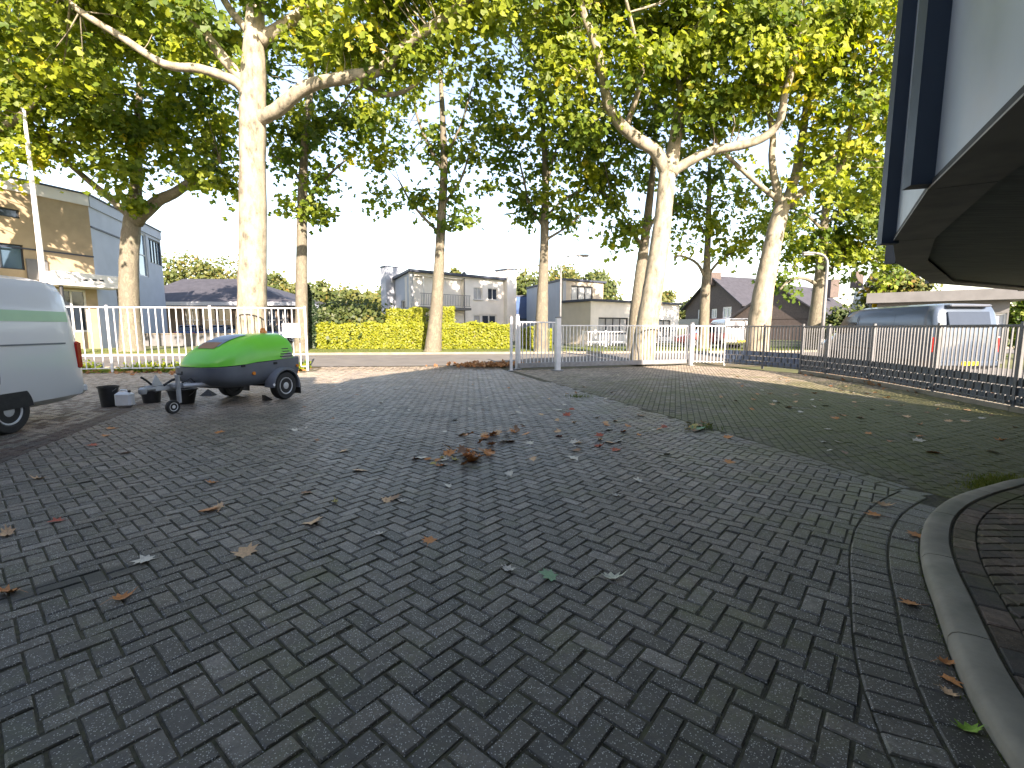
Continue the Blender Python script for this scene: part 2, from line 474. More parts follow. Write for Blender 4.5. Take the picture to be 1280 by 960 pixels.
tag(sheet('far_verge', lin(-60, 45, 105), y_far, lambda x: y_far(x) + 6, 8, 0.008, m_grassg), 'sunlit grass strip below the hedge')
def kerb_line(name, yf, h, x0, x1):
    mb = MB()
    rings = []
    for x in lin(x0, x1, int((x1 - x0) * 1)):
        y = yf(x); z = zg(x, y)
        rings.append([Vector((x, y - 0.07, z - 0.1)), Vector((x, y - 0.07, z + h - .02)), Vector((x, y - 0.05, z + h)), Vector((x, y + 0.07, z + h)), Vector((x, y + 0.07, z - 0.1))])
    mb.loft(rings, True, True)
    return tag(mb.build(name, m_kerb), kind='structure')
kerb_line('road_kerb', lambda x: y_far(x), 0.10, -60, 45)
kerb_line('road_kerb', lambda x: y_near(x) - .05, 0.06, -45, -8)

# kerb curve of the porch
ctrl = [(8.3, 5.25), (6.7, 4.98), (5.12, 4.57), (4.53, 4.34), (3.90, 4.03), (3.37, 3.66), (2.948, 3.251), (2.63, 2.86), (2.38, 2.50), (1.987, 1.924), (1.76, 1.48), (1.55, .9), (1.42, .2), (1.36, -.5), (1.35, -1.3)]
def catmull(P, n):
    P = [Vector((*p, 0)) for p in P]
    P = [P[0] * 2 - P[1]] + P + [P[-1] * 2 - P[-2]]
    out = []
    for i in range(1, len(P) - 2):
        for k in range(n):
            t = k / n
            p0, p1, p2, p3 = P[i - 1:i + 3]
            out.append(0.5 * ((2 * p1) + (p2 - p0) * t + (2 * p0 - 5 * p1 + 4 * p2 - p3) * t * t + (3 * p1 - p0 - 3 * p2 + p3) * t ** 3))
    out.append(P[-2])
    return out
KC = catmull(ctrl, 18)
KL = [0.0]
for a, b in zip(KC, KC[1:]): KL.append(KL[-1] + (b - a).length)
KN = []
for i in range(len(KC)):
    d = (KC[min(i + 1, len(KC) - 1)] - KC[max(i - 1, 0)]).normalized()
    KN.append(Vector((d.y, -d.x, 0)))
if KN[len(KN) // 2].dot(Vector((5.5, 2, 0)) - KC[len(KC) // 2]) > 0: KN = [-n for n in KN]
def kpt(s, off):
    s = min(max(s, 0), KL[-1] - 1e-4)
    i = int(np.searchsorted(KL, s, side='right')) - 1
    t = (s - KL[i]) / (KL[i + 1] - KL[i])
    return KC[i].lerp(KC[i + 1], t) + KN[i].lerp(KN[i + 1], t).normalized() * off
KA = np.array([(p.x, p.y) for p in KC])
def kdist(x, y):
    d = KA - (x, y)
    i = int(np.argmin((d ** 2).sum(1)))
    n = KN[i]
    return (x - KA[i, 0]) * n.x + (y - KA[i, 1]) * n.y, i

# ---------------------------------------------------------------- brick paving
def clip(poly, n, c):
    out = []
    for i in range(len(poly)):
        a, b = poly[i], poly[(i + 1) % len(poly)]
        da, db = a[0] * n[0] + a[1] * n[1] - c, b[0] * n[0] + b[1] * n[1] - c
        if da <= 0: out.append(a)
        if (da < 0) != (db < 0) and abs(da - db) > 1e-9:
            t = da / (da - db)
            out.append((a[0] + (b[0] - a[0]) * t, a[1] + (b[1] - a[1]) * t))
    return out
def area(p): return 0.5 * sum(p[i][0] * p[(i + 1) % len(p)][1] - p[(i + 1) % len(p)][0] * p[i][1] for i in range(len(p)))
class Paver:
    def __init__(s): s.v, s.f, s.t = [], [], []
    def add(s, poly, z, tint=None, sides=True, tilt=0.016, ch=0.007):
        if area(poly) < 0: poly = poly[::-1]
        n = len(poly)
        cx, cy = sum(p[0] for p in poly) / n, sum(p[1] for p in poly) / n
        tx, ty = random.gauss(0, tilt), random.gauss(0, tilt)
        zz = z + random.uniform(-0.003, 0.003)
        o = len(s.v)
        for lev, (ins, dz) in enumerate(((ch, 0), (0, -ch), (-0.001, -0.03))):
            if lev == 2 and not sides: break
            for (x, y) in poly:
                dx, dy = cx - x, cy - y
                L = math.hypot(dx, dy) + 1e-9
                k = min(0.4, ins * 1.35 / L)
                X, Y = x + dx * k, y + dy * k
                s.v.append((X, Y, zz + dz + (X - cx) * tx + (Y - cy) * ty))
        s.t += [random.random() if tint is None else tint] * (len(s.v) - o)
        s.f.append(tuple(o + i for i in range(n)))
        for lev in range(2 if sides else 1):
            for i in range(n):
                j = (i + 1) % n
                s.f.append((o + (lev + 1) * n + i, o + (lev + 1) * n + j, o + lev * n + j, o + lev * n + i))
    def build(s, name, m, parent):
        me = bpy.data.meshes.new(name)
        me.from_pydata(s.v, [], s.f)
        a = me.attributes.new('tint', 'FLOAT', 'POINT')
        a.data.foreach_set('value', s.t)
        me.materials.append(m)
        o = put(name, me, parent)
        return o
def single_bricks(lst, m, parent, name='brick'):
    """bricks as objects of their own sharing one mesh: lst of (x, y, z, angle)"""
    p = Paver()
    hl, hw = 0.0985, 0.0465
    p.add([(-hl, -hw), (hl, -hw), (hl, hw), (-hl, hw)], 0, 0.0, True, 0)
    me = bpy.data.meshes.new(name)
    me.from_pydata(p.v, [], p.f)
    me.materials.append(m)
    for (x, y, z, a) in lst:
        o = put(name, me, parent)
        o.location = (x, y, z)
        o.location += Vector((random.gauss(0, .0012), random.gauss(0, .0012), random.uniform(-.003, .003)))
        o.rotation_euler = (random.gauss(0, .016), random.gauss(0, .016), a + random.gauss(0, .011))
ORG['none'] = Vector((0, 0, 0))
LX0, LY0, LX1, LY1 = -6.0, 5.54, -7.5, 9.6
ld = Vector((LX1 - LX0, LY1 - LY0, 0)).normalized()
ln = Vector((-ld.y, ld.x, 0))           # points left
lc = LX0 * ln.x + LY0 * ln.y
gd = Vector((2.8, -9.2, 0)).normalized()
gn = Vector((-gd.y, gd.x, 0))           # points to the right/back
gc = 3.9 * gn.x + 4.2 * gn.y
def yard_end(x):
    if x < -7.3: return 16.55
    if x < 0: return y_near(x) - 0.16
    if x < 7.4: return 17.2 + (19.75 - 17.2) * x / 7.4 + 0.1
    return 19.8 - (x - 7.4) * 1.41
bed = sheet('brick_paving', lin(-17, 9.9, 54), -7, lambda x: yard_end(x) + 0.05, 30, -0.0085, m_bed)
tag(bed, 'herringbone brick paving of the yard with dark mossy joints')
def seen(x, y): return y > 0.15 and abs(x) < 1.25 * y + 1.2
pv_g, pv_m, pv_r = Paver(), Paver(), Paver()
singles = []
TH = R(50)
ca, sa = math.cos(TH), math.sin(TH)
U = 0.104
GAP = 0.011
def rect(cx, cy, hl, hw, a):
    c, s_ = math.cos(a), math.sin(a)
    return [(cx + c * i * hl - s_ * j * hw, cy + s_ * i * hl + c * j * hw) for i, j in ((-1, -1), (1, -1), (1, 1), (-1, 1))]
def lay(cx, cy, a, hl, hw, dest, zone):
    """zone: list of (n, c) half planes kept"""
    if not seen(cx, cy) or cy > yard_end(cx) - 0.02 or cx > 9.75 or cx < -16.5: return
    poly = rect(cx, cy, hl, hw, a + random.gauss(0, .010))
    cut = False
    for n, c in zone:
        dd = cx * n[0] + cy * n[1] - c
        if dd > 0.13: return
        if dd > -0.13:
            poly = clip(poly, n, c); cut = True
    if len(poly) < 3: return
    if 0 < cy < 7 and cx > 0.5:
        kd, i = kdist(cx, cy)
        lim = 0.385 if zone is ZH else 0.02
        if kd < lim - 0.12: return
        if kd < lim + 0.13:
            n = (-KN[i].x, -KN[i].y)
            c = KA[i, 0] * n[0] + KA[i, 1] * n[1] - lim
            poly = clip(poly, n, c); cut = True
    if len(poly) < 3 or abs(area(poly)) < 0.0012: return
    z = zg(cx, cy)
    if dest is pv_g and not cut and z == 0:
        singles.append((cx, cy, z, a)); return
    dest.add(poly, z, None, cy < 9)
ZH = [((ln.x, ln.y), lc - 0.004), ((gn.x, gn.y), gc - 0.125)]
N = 190
for i in range(-N, N):
    for j in range(-N, N):
        mth = (i - j) % 4
        if mth == 0: lx, ly, a = (i + 1) * U, (j + .5) * U, TH
        elif mth == 3: lx, ly, a = (i + .5) * U, (j + 1) * U, TH + math.pi / 2
        else: continue
        cx, cy = lx * ca - ly * sa, lx * sa + ly * ca
        lay(cx, cy + 8, a, U - GAP / 2, U / 2 - GAP / 2, pv_g, ZH)
# mossy running bond on the far side of the gutter
ang = math.atan2(0.945, 0.326)
ZM = [((-gn.x, -gn.y), -gc - 0.115)]
for i in range(-70, 75):
    for j in range(-60, 125):
        lx, ly = (i + (0.5 if j % 2 else 0)) * 2 * U, j * U
        cx, cy = lx * math.cos(ang) - ly * math.sin(ang) + 5, lx * math.sin(ang) + ly * math.cos(ang) + 11
        lay(cx, cy, ang, U - GAP / 2, U / 2 - GAP / 2, pv_m, ZM)
# gutter: two sunken rows along the line
for row in (-0.055, 0.055):
    for k in range(-4, 48):
        s_ = -k * 0.208
        p = Vector((3.9, 4.2, 0)) + gd * (s_ + 0.05) + gn * row
        if kdist(p.x, p.y)[0] < 0.12 and p.y < 6: continue
        if p.y > 14.2: continue
        pv_g.add(rect(p.x, p.y, .1, .05, math.atan2(gd.y, gd.x)), -0.004 - 0.003 * (row > 0), 0.05 + 0.2 * random.random(), True)
# reddish border and the running bond on the left
la = math.atan2(ld.y, ld.x)
for j in range(0, 70):
    for k in range(-40, 70):
        p = Vector((LX0, LY0, 0)) + ld * ((k + (0.5 if j % 2 else 0)) * 2 * U) + ln * ((j + .5) * U)
        if j < 3: lay(p.x, p.y, la, U - GAP / 2, U / 2 - GAP / 2, pv_r, [])
        else: lay(p.x, p.y, la, U - GAP / 2, U / 2 - GAP / 2, pv_r if random.random() < .3 else pv_g, [])
# rows that follow the kerb
s_ = 1.0
while s_ < KL[-1] - 1.5:
    a, b = kpt(s_ + .004, .005), kpt(s_ + .196, .005); c, d = kpt(s_ + .196, .165), kpt(s_ + .004, .165)
    if (a.x - 3.9) * gn.x + (a.y - 4.2) * gn.y < -0.12:
        pv_g.add([(p.x, p.y) for p in (a, b, c, d)], -0.001, 0.1 + .3 * random.random())
    s_ += 0.2
s_ = 1.0
while s_ < KL[-1] - 1.5:
    a, b = kpt(s_ + .004, .178), kpt(s_ + .098, .178); c, d = kpt(s_ + .098, .376), kpt(s_ + .004, .376)
    if (c.x - 3.9) * gn.x + (c.y - 4.2) * gn.y < -0.14:
        pv_g.add([(p.x, p.y) for p in (a, b, c, d)], 0, None)
    s_ += 0.102
def onscreen(x, y):
    yc = y * math.cos(PITCH) + CAMZ * math.sin(PITCH)
    vv = 480 + FPX * (CAMZ * math.cos(PITCH) - y * math.sin(PITCH)) / yc
    return vv < 965 and abs(x / yc) < 1.1
singles.sort(key=lambda q: (0 if onscreen(q[0], q[1]) else 1, q[0] ** 2 + q[1] ** 2))
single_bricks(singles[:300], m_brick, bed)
for (x, y, z, a) in singles[300:]:
    pv_g.add(rect(x, y, U - GAP / 2, U / 2 - GAP / 2, a + random.gauss(0, .006)), z, None, y < 9)
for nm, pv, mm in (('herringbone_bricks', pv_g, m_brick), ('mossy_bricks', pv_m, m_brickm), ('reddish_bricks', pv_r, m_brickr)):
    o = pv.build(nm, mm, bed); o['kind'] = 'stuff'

# raised porch pavement inside the kerb
PZ = 0.085
pb = MB()
ring = [kpt(s_, -.03) for s_ in lin(0, KL[-1] - .01, 60)]
poly = [(p.x, p.y) for p in ring] + [(1.5, -2.9), (9.2, -2.9), (9.2, 5.2)]
pb.prism(poly, -0.04, PZ - 0.014)
porch = tag(pb.build('porch_pavement', m_bed), 'raised brick pavement with rounded concrete kerb under the overhang', kind='structure')
s_ = 0.3
while s_ < KL[-1] - 0.6:
    L = 0.985
    prof = [(-.005, -.04), (.0, PZ - .035), (-.012, PZ - .012), (-.035, PZ + .001), (-.10, PZ + .006), (-.145, PZ + .004), (-.155, PZ - .01), (-.155, -.04)]
    rings = []
    for q in lin(s_ + .005, s_ + L - .005, 8):
        rings.append([Vector((kpt(q, o).x, kpt(q, o).y, z)) for o, z in prof])
    m_ = MB(); m_.loft(rings, True, True); m_.build('kerb_stone', m_kerb, porch, smooth=True)
    s_ += L
pp = Paver()
pcol = []
s_ = 0.3
while s_ < KL[-1] - .6:
    a, b = kpt(s_ + .004, -.168), kpt(s_ + .206, -.168); c, d = kpt(s_ + .203, -.285), kpt(s_ + .007, -.285)
    if seen(a.x, a.y):
        q = Paver(); q.add([(p.x, p.y) for p in (a, b, c, d)], PZ, None)
        o = q.build('brick', m_brickp, porch)
    s_ += 0.21
for j in range(-20, 80):
    for i in range(0, 60):
        cx, cy = 0.5 + (i + (.5 if j % 2 else 0)) * .21 , j * 0.104 - .5
        if not seen(cx, cy) or cx > 9 or cy > 5.9: continue
        kd, ii = kdist(cx, cy)
        if kd > -0.18: continue
        pol = rect(cx, cy, .1, .047, random.gauss(0, .006))
        if kd > -0.43:
            n = (KN[ii].x, KN[ii].y); pol = clip(pol, n, KA[ii, 0] * n[0] + KA[ii, 1] * n[1] - 0.293)
        if len(pol) < 3 or abs(area(pol)) < .001: continue
        pp.add(pol, PZ - .001, None, True, .008)
o = pp.build('inner_bricks', m_brickp, porch); o['kind'] = 'stuff'

# ---------------------------------------------------------------- the building behind and to the right (it shades the yard)
def gpz(u, v, z):
    p = gp(u, v, z); return (p.x, p.y)
SZ = 2.2
PR = [(0.3, -3.0), (0.55, -.7), gpz(1280, 119, SZ), gpz(1160, 237, SZ), gpz(1116, 302, SZ), gpz(1120, 329, SZ), gpz(1164, 354, SZ), (9.0, 8.45), (9.75, 6.0), (9.75, -3.0)]
BH = 8.1
bld = thing('office_building', (4, 0, 0), 'faceted metal clad building with navy fins overhanging the brick porch', 'building')
cen = Vector((4.8, 1.2, 0))
def inset(poly, d):
    out = []
    n = len(poly)
    for i in range(n):
        p0, p1, p2 = (Vector((*poly[k % n], 0)) for k in (i - 1, i, i + 1))
        e0, e1 = (p1 - p0).normalized(), (p2 - p1).normalized()
        n0, n1 = Vector((e0.y, -e0.x, 0)), Vector((e1.y, -e1.x, 0))
        bis = (n0 + n1).normalized()
        k = d / max(0.3, bis.dot(n0))
        out.append(tuple((p1 + bis * k)[:2]))
    return out
_t = inset(PR, 0.1)
sg = 1 if (Vector((*_t[4], 0)) - cen).length < (Vector((*PR[4], 0)) - cen).length else -1
P_in = inset(PR, 0.24 * sg)
P_wall = inset(PR, 0.012 * sg)
MB().prism(P_in, SZ + 0.035, SZ + .06).build('soffit', m_soffit, bld)
n = len(PR)
for i in range(n):
    j = (i + 1) % n
    a0, a1, b0, b1 = PR[i], PR[j], P_in[i], P_in[j]
    e = 0.004
    q = MB()
    la_, lb_ = Vector((*a0, 0)).lerp(Vector((*a1, 0)), e), Vector((*a0, 0)).lerp(Vector((*a1, 0)), 1 - e)
    lc_, ld_ = Vector((*b0, 0)).lerp(Vector((*b1, 0)), 1 - e), Vector((*b0, 0)).lerp(Vector((*b1, 0)), e)
    q.prism([tuple(p[:2]) for p in (la_, lb_, lc_, ld_)], SZ, SZ + 0.008)
    q.build('fascia_board', m_fascia, bld)
    # wall panels of this facet
    w0, w1 = Vector((*P_wall[i], 0)), Vector((*P_wall[j], 0))
    dd = w1 - w0
    nrm = Vector((dd.y, -dd.x, 0)).normalized()
    if nrm.dot(w0 - cen) < 0: nrm = -nrm
    zs = [SZ + .03, 3.9, 5.3, 6.7, BH]
    for k in range(4):
        q = MB()
        g = 0.006
        p0, p1 = w0 + dd.normalized() * .01, w1 - dd.normalized() * .01
        q.prism([tuple(p[:2]) for p in (p0, p1, p1 - nrm * .06, p0 - nrm * .06)], zs[k] + g, zs[k + 1] - g)
        q.build('facade_panel', m_panel, bld)
    # drip edge
    q = MB(); q.prism([tuple(p[:2]) for p in (w0 + nrm * .010, w1 + nrm * .010, w1 - nrm * .05, w0 - nrm * .05)], SZ + .009, SZ + .034)
    q.build('drip_edge', m_black, bld)
for i in (1, 3, 4, 5, 6, 7):
    p = Vector((*P_wall[i], 0))
    out = (p - cen).normalized()
    if i in (3, 4): out = Vector((-0.93, 0.30, 0)).normalized()
    fz0 = SZ + (.015 if i == 3 else -0.02 if i == 4 else 0.0)
    MB().box(p + out * .045 + Vector((0, 0, (fz0 + BH + .05) / 2)), (.11, .09, BH + .05 - fz0), math.atan2(out.y, out.x)).build('fin', m_fin, bld)
core = inset(PR, 0.13 * sg)
MB().prism(core, SZ + .12, BH + .02).build('wall', m_grwall, bld)
MB().prism([(-1.2, -3.0), (0.29, -3.0), (0.29, -14), (-1.2, -14)], 0, 9.7).build('wall', m_grwall, bld)
MB().prism([(-16, -3.02), (-1.21, -3.02), (-1.21, -14), (-16, -14)], 0, 10.9).build('wall', m_grwall, bld)
MB().prism([(-6.4, -2.8), (-1.2, -2.8), (-1.2, -2.99), (-6.4, -2.99)], 0, 9.7).build('wall', m_panel, bld)
MB().prism([(0.3, -3.01), (9.3, -3.01), (9.3, -14), (0.3, -14)], 0, 8.8).build('wall', m_grwall, bld)
MB().prism([(9.58, -2.98), (9.73, -2.98), (9.73, 5.6), (9.58, 5.6)], .05, SZ - .004).build('wall', m_grwall, bld)  # unseen wall added to stop sun passing under the overhang
for q in ((4.2, 1.5), (6.8, 4.2)):
    MB().cyl((q[0], q[1], SZ / 2 + .04), (0, 0, 1), .14, SZ - .09, 20).build('column', m_galv, bld, smooth=True)

# ---------------------------------------------------------------- fences and gate
def box_mesh(name, sx, sy, sz, m, bev=0.0):
    b = MB(); b.box((0, 0, sz / 2), (sx, sy, sz), bev=bev)
    o = b.build(name, m)
    me = o.data
    bpy.data.objects.remove(o)
    return me
def rail(parent, a, b, z, h, d, m, name='rail'):
    a, b = Vector((a[0], a[1], z)), Vector((b[0], b[1], z))
    q = MB(); q.box((a + b) / 2, ((b - a).length, d, h), math.atan2(b.y - a.y, b.x - a.x), bev=.008)
    return q.build(name, m, parent)
def fence(name, label, pts, h, sp, m, z0=0.1, group=None, post_w=0.07, bar=0.028, strips=None, rails=(0.16,), plinth=False, cat='fence', posts=True, toph=0.05):
    base = Vector((pts[0][0], pts[0][1], 0))
    t = thing(name, base, label, cat, group)
    me_bar = box_mesh('bar', bar, bar, h - z0 - .03, m)
    me_post = box_mesh('post', post_w, post_w, h + 0.05, m, .006)
    cnt = 0
    for i, (a, b) in enumerate(zip(pts, pts[1:])):
        a, b = Vector((*a, 0)), Vector((*b, 0))
        ang_ = math.atan2((b - a).y, (b - a).x)
        if posts:
            for q in ([a, b] if i == 0 else [b]):
                o = put('post', me_post, t); o.location = q - base; o.rotation_euler.z = ang_
        d = (b - a).normalized()
        rail(t, a + d * .04, b - d * .04, h - toph / 2, toph, .04, m)
        for r in rails: rail(t, a + d * .04, b - d * .04, r, .04, .035, m)
        nb = max(1, int(round((b - a).length / sp)))
        for k in range(1, nb):
            o = put('bar', me_bar, t)
            o.location = a.lerp(b, k / nb) - base + Vector((0, 0, z0)); o.rotation_euler.z = ang_
        if strips:
            sm_, rows, rh = strips
            nn = Vector((-d.y, d.x, 0))
            for r in range(rows):
                vs, fs = [], []
                zz = 0.1 + r * rh
                for k in range(nb * 2 + 1):
                    p = a.lerp(b, k / (nb * 2))
                    off = (0.024 if ((k // 2 + r) % 2) else -0.024) if k % 2 == 0 else 0.0
                    p = p + nn * off
                    for z, e in ((zz + .006, 0), (zz + rh * .5, .004), (zz + rh - .006, 0)):
                        vs.append((p.x + nn.x * e, p.y + nn.y * e, z))
                for k in range(nb * 2):
                    for q in (0, 1):
                        fs.append((k * 3 + q, k * 3 + 3 + q, k * 3 + 4 + q, k * 3 + 1 + q))
                s_ = MB(); s_.add(vs, fs); s_.build('woven_strip', sm_, t, smooth='all', fix=False)
        if plinth:
            rr = rail(t, a - d * 0, b, 0.03, .12, .16, m_kerb, 'plinth')
            MB().box(a.lerp(b, .98) + Vector((-.09, 0, .17)), (.16, .04, .06), 0).build('bracket', m_galv, t)
    return t
LF = [(-19.6, 16.45), (-16.2, 16.52), (-12.9, 16.62), (-10.35, 16.75), (-7.36, 16.9)]
LF = [gp(u, v)[:2] for u, v in ((12, 470), (76, 468), (141, 466), (268, 465), (385, 463.5))]
fence('bar_fence', 'white painted bar fence behind the green trailer', LF, 2.28, 0.225, m_white, 0.14, rails=(0.16, 0.60))
gA, gB, gC = gp(645, 463), gp(697, 461), gp(861, 456.5)
RB = [gC[:2], (8.75, 18.9), (9.95, 16.4)]
RB = [gp(862, 456.5)[:2], gp(905, 457)[:2]]
fence('bar_fence', 'short white bar fence joining the sliding gate to the strip clad fence', RB, 1.66, 0.14, m_white, 0.12)
fence('bar_fence', 'grey bar fence at the back corner with slate blue strips woven in below', [gp(905, 457)[:2], gp(953, 461)[:2], gp(1000, 466)[:2]], 1.64, 0.14, m_fgrey, 0.1, strips=(m_blueg, 3, .19))
side = [gp(1000, 466)[:2], gp(1032, 470.5)[:2], gp(1087, 479)[:2], gp(1166, 494)[:2], (9.42, 8.75), (9.2, 6.4)]
fence('bar_fence', 'grey bar fence along the side street with charcoal strips woven in below', side, 1.62, 0.115, m_fgrey, 0.1, bar=.024, strips=(m_dkgrey, 3, .18), plinth=True)
# sliding gate
gt = thing('sliding_gate', gA, 'pale grey sliding yard gate of upright bars on a heavy bottom beam', 'gate')
dg = (gC - gB).normalized()
def gate_leaf(a, b, h, sp):
    d = (b - a).normalized()
    rail(gt, a, b, 0.17, 0.18, .09, m_galv, 'bottom_beam')
    rail(gt, a, b, h, 0.05, .05, m_white, 'top_rail')
    L = (b - a).length
    nb = int(L / sp)
    me = box_mesh('bar', .026, .026, h - .28, m_white)
    an = math.atan2(d.y, d.x)
    for k in range(nb + 1):
        o = put('bar', me, gt); o.location = a.lerp(b, (k + .02) / (nb + .04)) - gA + Vector((0, 0, .262)); o.rotation_euler.z = an
    mu = box_mesh('upright', .06, .06, h - .26, m_white)
    for q in (a + d * .04, b - d * .04):
        o = put('upright', mu, gt); o.location = q - gA + Vector((0, 0, .258)); o.rotation_euler.z = an
gate_leaf(gA + dg * .1 + Vector((0, .06, 0)), gB - dg * .06 + Vector((0, .06, 0)), 1.76, .145)
gate_leaf(gB + dg * .06, gC - dg * .08, 1.64, .145)
MB().tube([gB + dg * .2 + Vector((0, .04, .62)), gB.lerp(gC, .45) + Vector((0, .04, .32))], .02, 6).build('brace', m_galv, gt)
def gate_post(p, h, wd, label):
    t = thing('gate_post', p, label, 'post')
    MB().box(p + Vector((0, 0, h / 2)), (wd, wd, h), R(18), bev=.01).build('shaft', m_white, t)
    MB().box(p + Vector((0, 0, .02)), (wd * 2.0, wd * 2.0, .03), R(18)).build('base_plate', m_galv, t)
    MB().box(p + Vector((0, 0, h + .03)), (wd * 1.1, wd * 1.1, .055), R(18), bev=.02).build('cap', m_galv, t)
gate_post(gp(639, 464), 1.92, .09, 'slimmer front gate post of the pair at the open end of the sliding gate')
gate_post(gp(646.5, 462), 2.0, .13, 'thicker pale gate post close behind the slim one at the gate opening')
gate_post(gp(697, 463.5), 1.9, .17, 'tall grey gate post between the short and the long gate leaf')
gate_post(gp(863, 457), 1.72, .12, 'white gate post where the sliding gate meets the corner fence')
# board on the left fence
bp = at(364, 416, 16.55)
MB().box((0, 0, 0), (.62, .02, .50), 0, bev=.008).build('sign_board', m_signw, None, loc=None)
sb = bpy.data.objects['sign_board']; sb.location = at(364, 413, 16.72); sb.rotation_euler.z = R(2)
tag(sb, 'blank white board fixed to the white bar fence behind the trailer', 'sign')
# loose pole lying in the opening
o = MB().tube([(0, 0, 0), (.35, .5, .02), (.75, .8, .05)], .02, 6).build('iron_bar', m_black, None, loc=(0, 0, 0)); o.location = gp(390, 462.5) + Vector((0, 0, .03))
tag(o, 'thin dark bent iron bar lying by the end of the white fence', 'bar')

# ---------------------------------------------------------------- trees
LEAF_T = np.array([(0, 0, 0), (-.5, .22, -.06), (-.2, .42, .02), (-.36, .82, -.05), (0, 1, -.1), (.36, .82, -.05), (.2, .42, .02), (.5, .22, -.06)])
LEAF_F = np.array([(0, 2, 1), (0, 3, 2), (0, 4, 3), (0, 5, 4), (0, 6, 5), (0, 7, 6)])
QUAD_T = np.array([(0, 0, 0), (-.42, .5, -.05), (0, 1, -.1), (.42, .5, -.05)])
QUAD_F = np.array([(0, 2, 1), (0, 3, 2)])
def unit(a): return a / (np.linalg.norm(a, axis=1, keepdims=True) + 1e-9)
def leaves_mesh(name, cen, out, size, tint, m, simple=False, up=0.5, outw=0.4, rnd=0.6, light=0.65):
    """cen Nx3 points, out Nx3 outward directions, size N, tint N"""
    n = len(cen)
    nrm = unit(outw * out + rnd * rng.normal(size=(n, 3)) * .8 + np.array([SUN.x * light, SUN.y * light, up]))
    d = rng.normal(size=(n, 3)) + out * .5 + np.array([0, 0, -.5])
    d = unit(d - nrm * (d * nrm).sum(1, keepdims=True))
    s = np.cross(d, nrm)
    T, F = (QUAD_T, QUAD_F) if simple else (LEAF_T, LEAF_F)
    k = len(T)
    V = cen[:, None, :] + size[:, None, None] * (T[None, :, 0, None] * s[:, None, :] + (T[None, :, 1, None] - .5) * d[:, None, :] + T[None, :, 2, None] * nrm[:, None, :])
    Fi = (np.arange(n) * k)[:, None, None] + F[None]
    return fast_mesh(name, V.reshape(-1, 3), Fi.reshape(-1, 3), m, np.repeat(tint, k))
def crown_points(blobs, dens, per, spread, flat=0.7):
    """clusters of leaves spread through the ellipsoid blobs; returns leaf centres, outward dirs, cluster ids, cluster centres"""
    P, O, K, CC = [], [], [], []
    ci = 0
    for (c, r) in blobs:
        c, r = np.array(c), np.array(r)
        n = max(3, int(dens * (r[0] * r[1] * r[2]) ** (2 / 3)))
        d = unit(rng.normal(size=(n, 3)))
        rad = rng.uniform(0.15, 1.0, size=(n, 1)) ** 0.45
        cc = c + d * rad * r
        for q, dd in zip(cc, d):
            m_ = max(5, int(per * rng.uniform(.5, 1.5)))
            sp = spread * rng.uniform(.6, 1.35)
            o = rng.normal(size=(m_, 3)) * sp * .5 * np.array([1, 1, flat])
            o[:, 2] -= 0.15 * sp * np.abs(rng.normal(size=m_))
            P.append(q + o); O.append(unit(o + dd * .3 + 1e-6)); K += [ci] * m_; CC.append(q); ci += 1
    return np.concatenate(P), np.concatenate(O), np.array(K), np.array(CC)
def px_poly(pts, Y0, Y1=None):
    n = len(pts)
    out = []
    for i, p in enumerate(pts):
        Y = Y0 if Y1 is None else Y0 + (Y1 - Y0) * i / (n - 1)
        out.append(at(p[0], p[1], Y))
    return out
def smooth_line(P, R_, k=4):
    """Catmull-Rom through 3-D points, with radii"""
    if len(P) < 3: return P, R_
    Q = [P[0] * 2 - P[1]] + P + [P[-1] * 2 - P[-2]]
    o, rr = [], []
    for i in range(1, len(Q) - 2):
        for j in range(k):
            t = j / k
            p0, p1, p2, p3 = Q[i - 1:i + 3]
            o.append(0.5 * ((2 * p1) + (p2 - p0) * t + (2 * p0 - 5 * p1 + 4 * p2 - p3) * t * t + (3 * p1 - p0 - 3 * p2 + p3) * t ** 3))
            rr.append(R_[i - 1] + (R_[i] - R_[i - 1]) * t)
    return o + [P[-1]], rr + [R_[-1]]
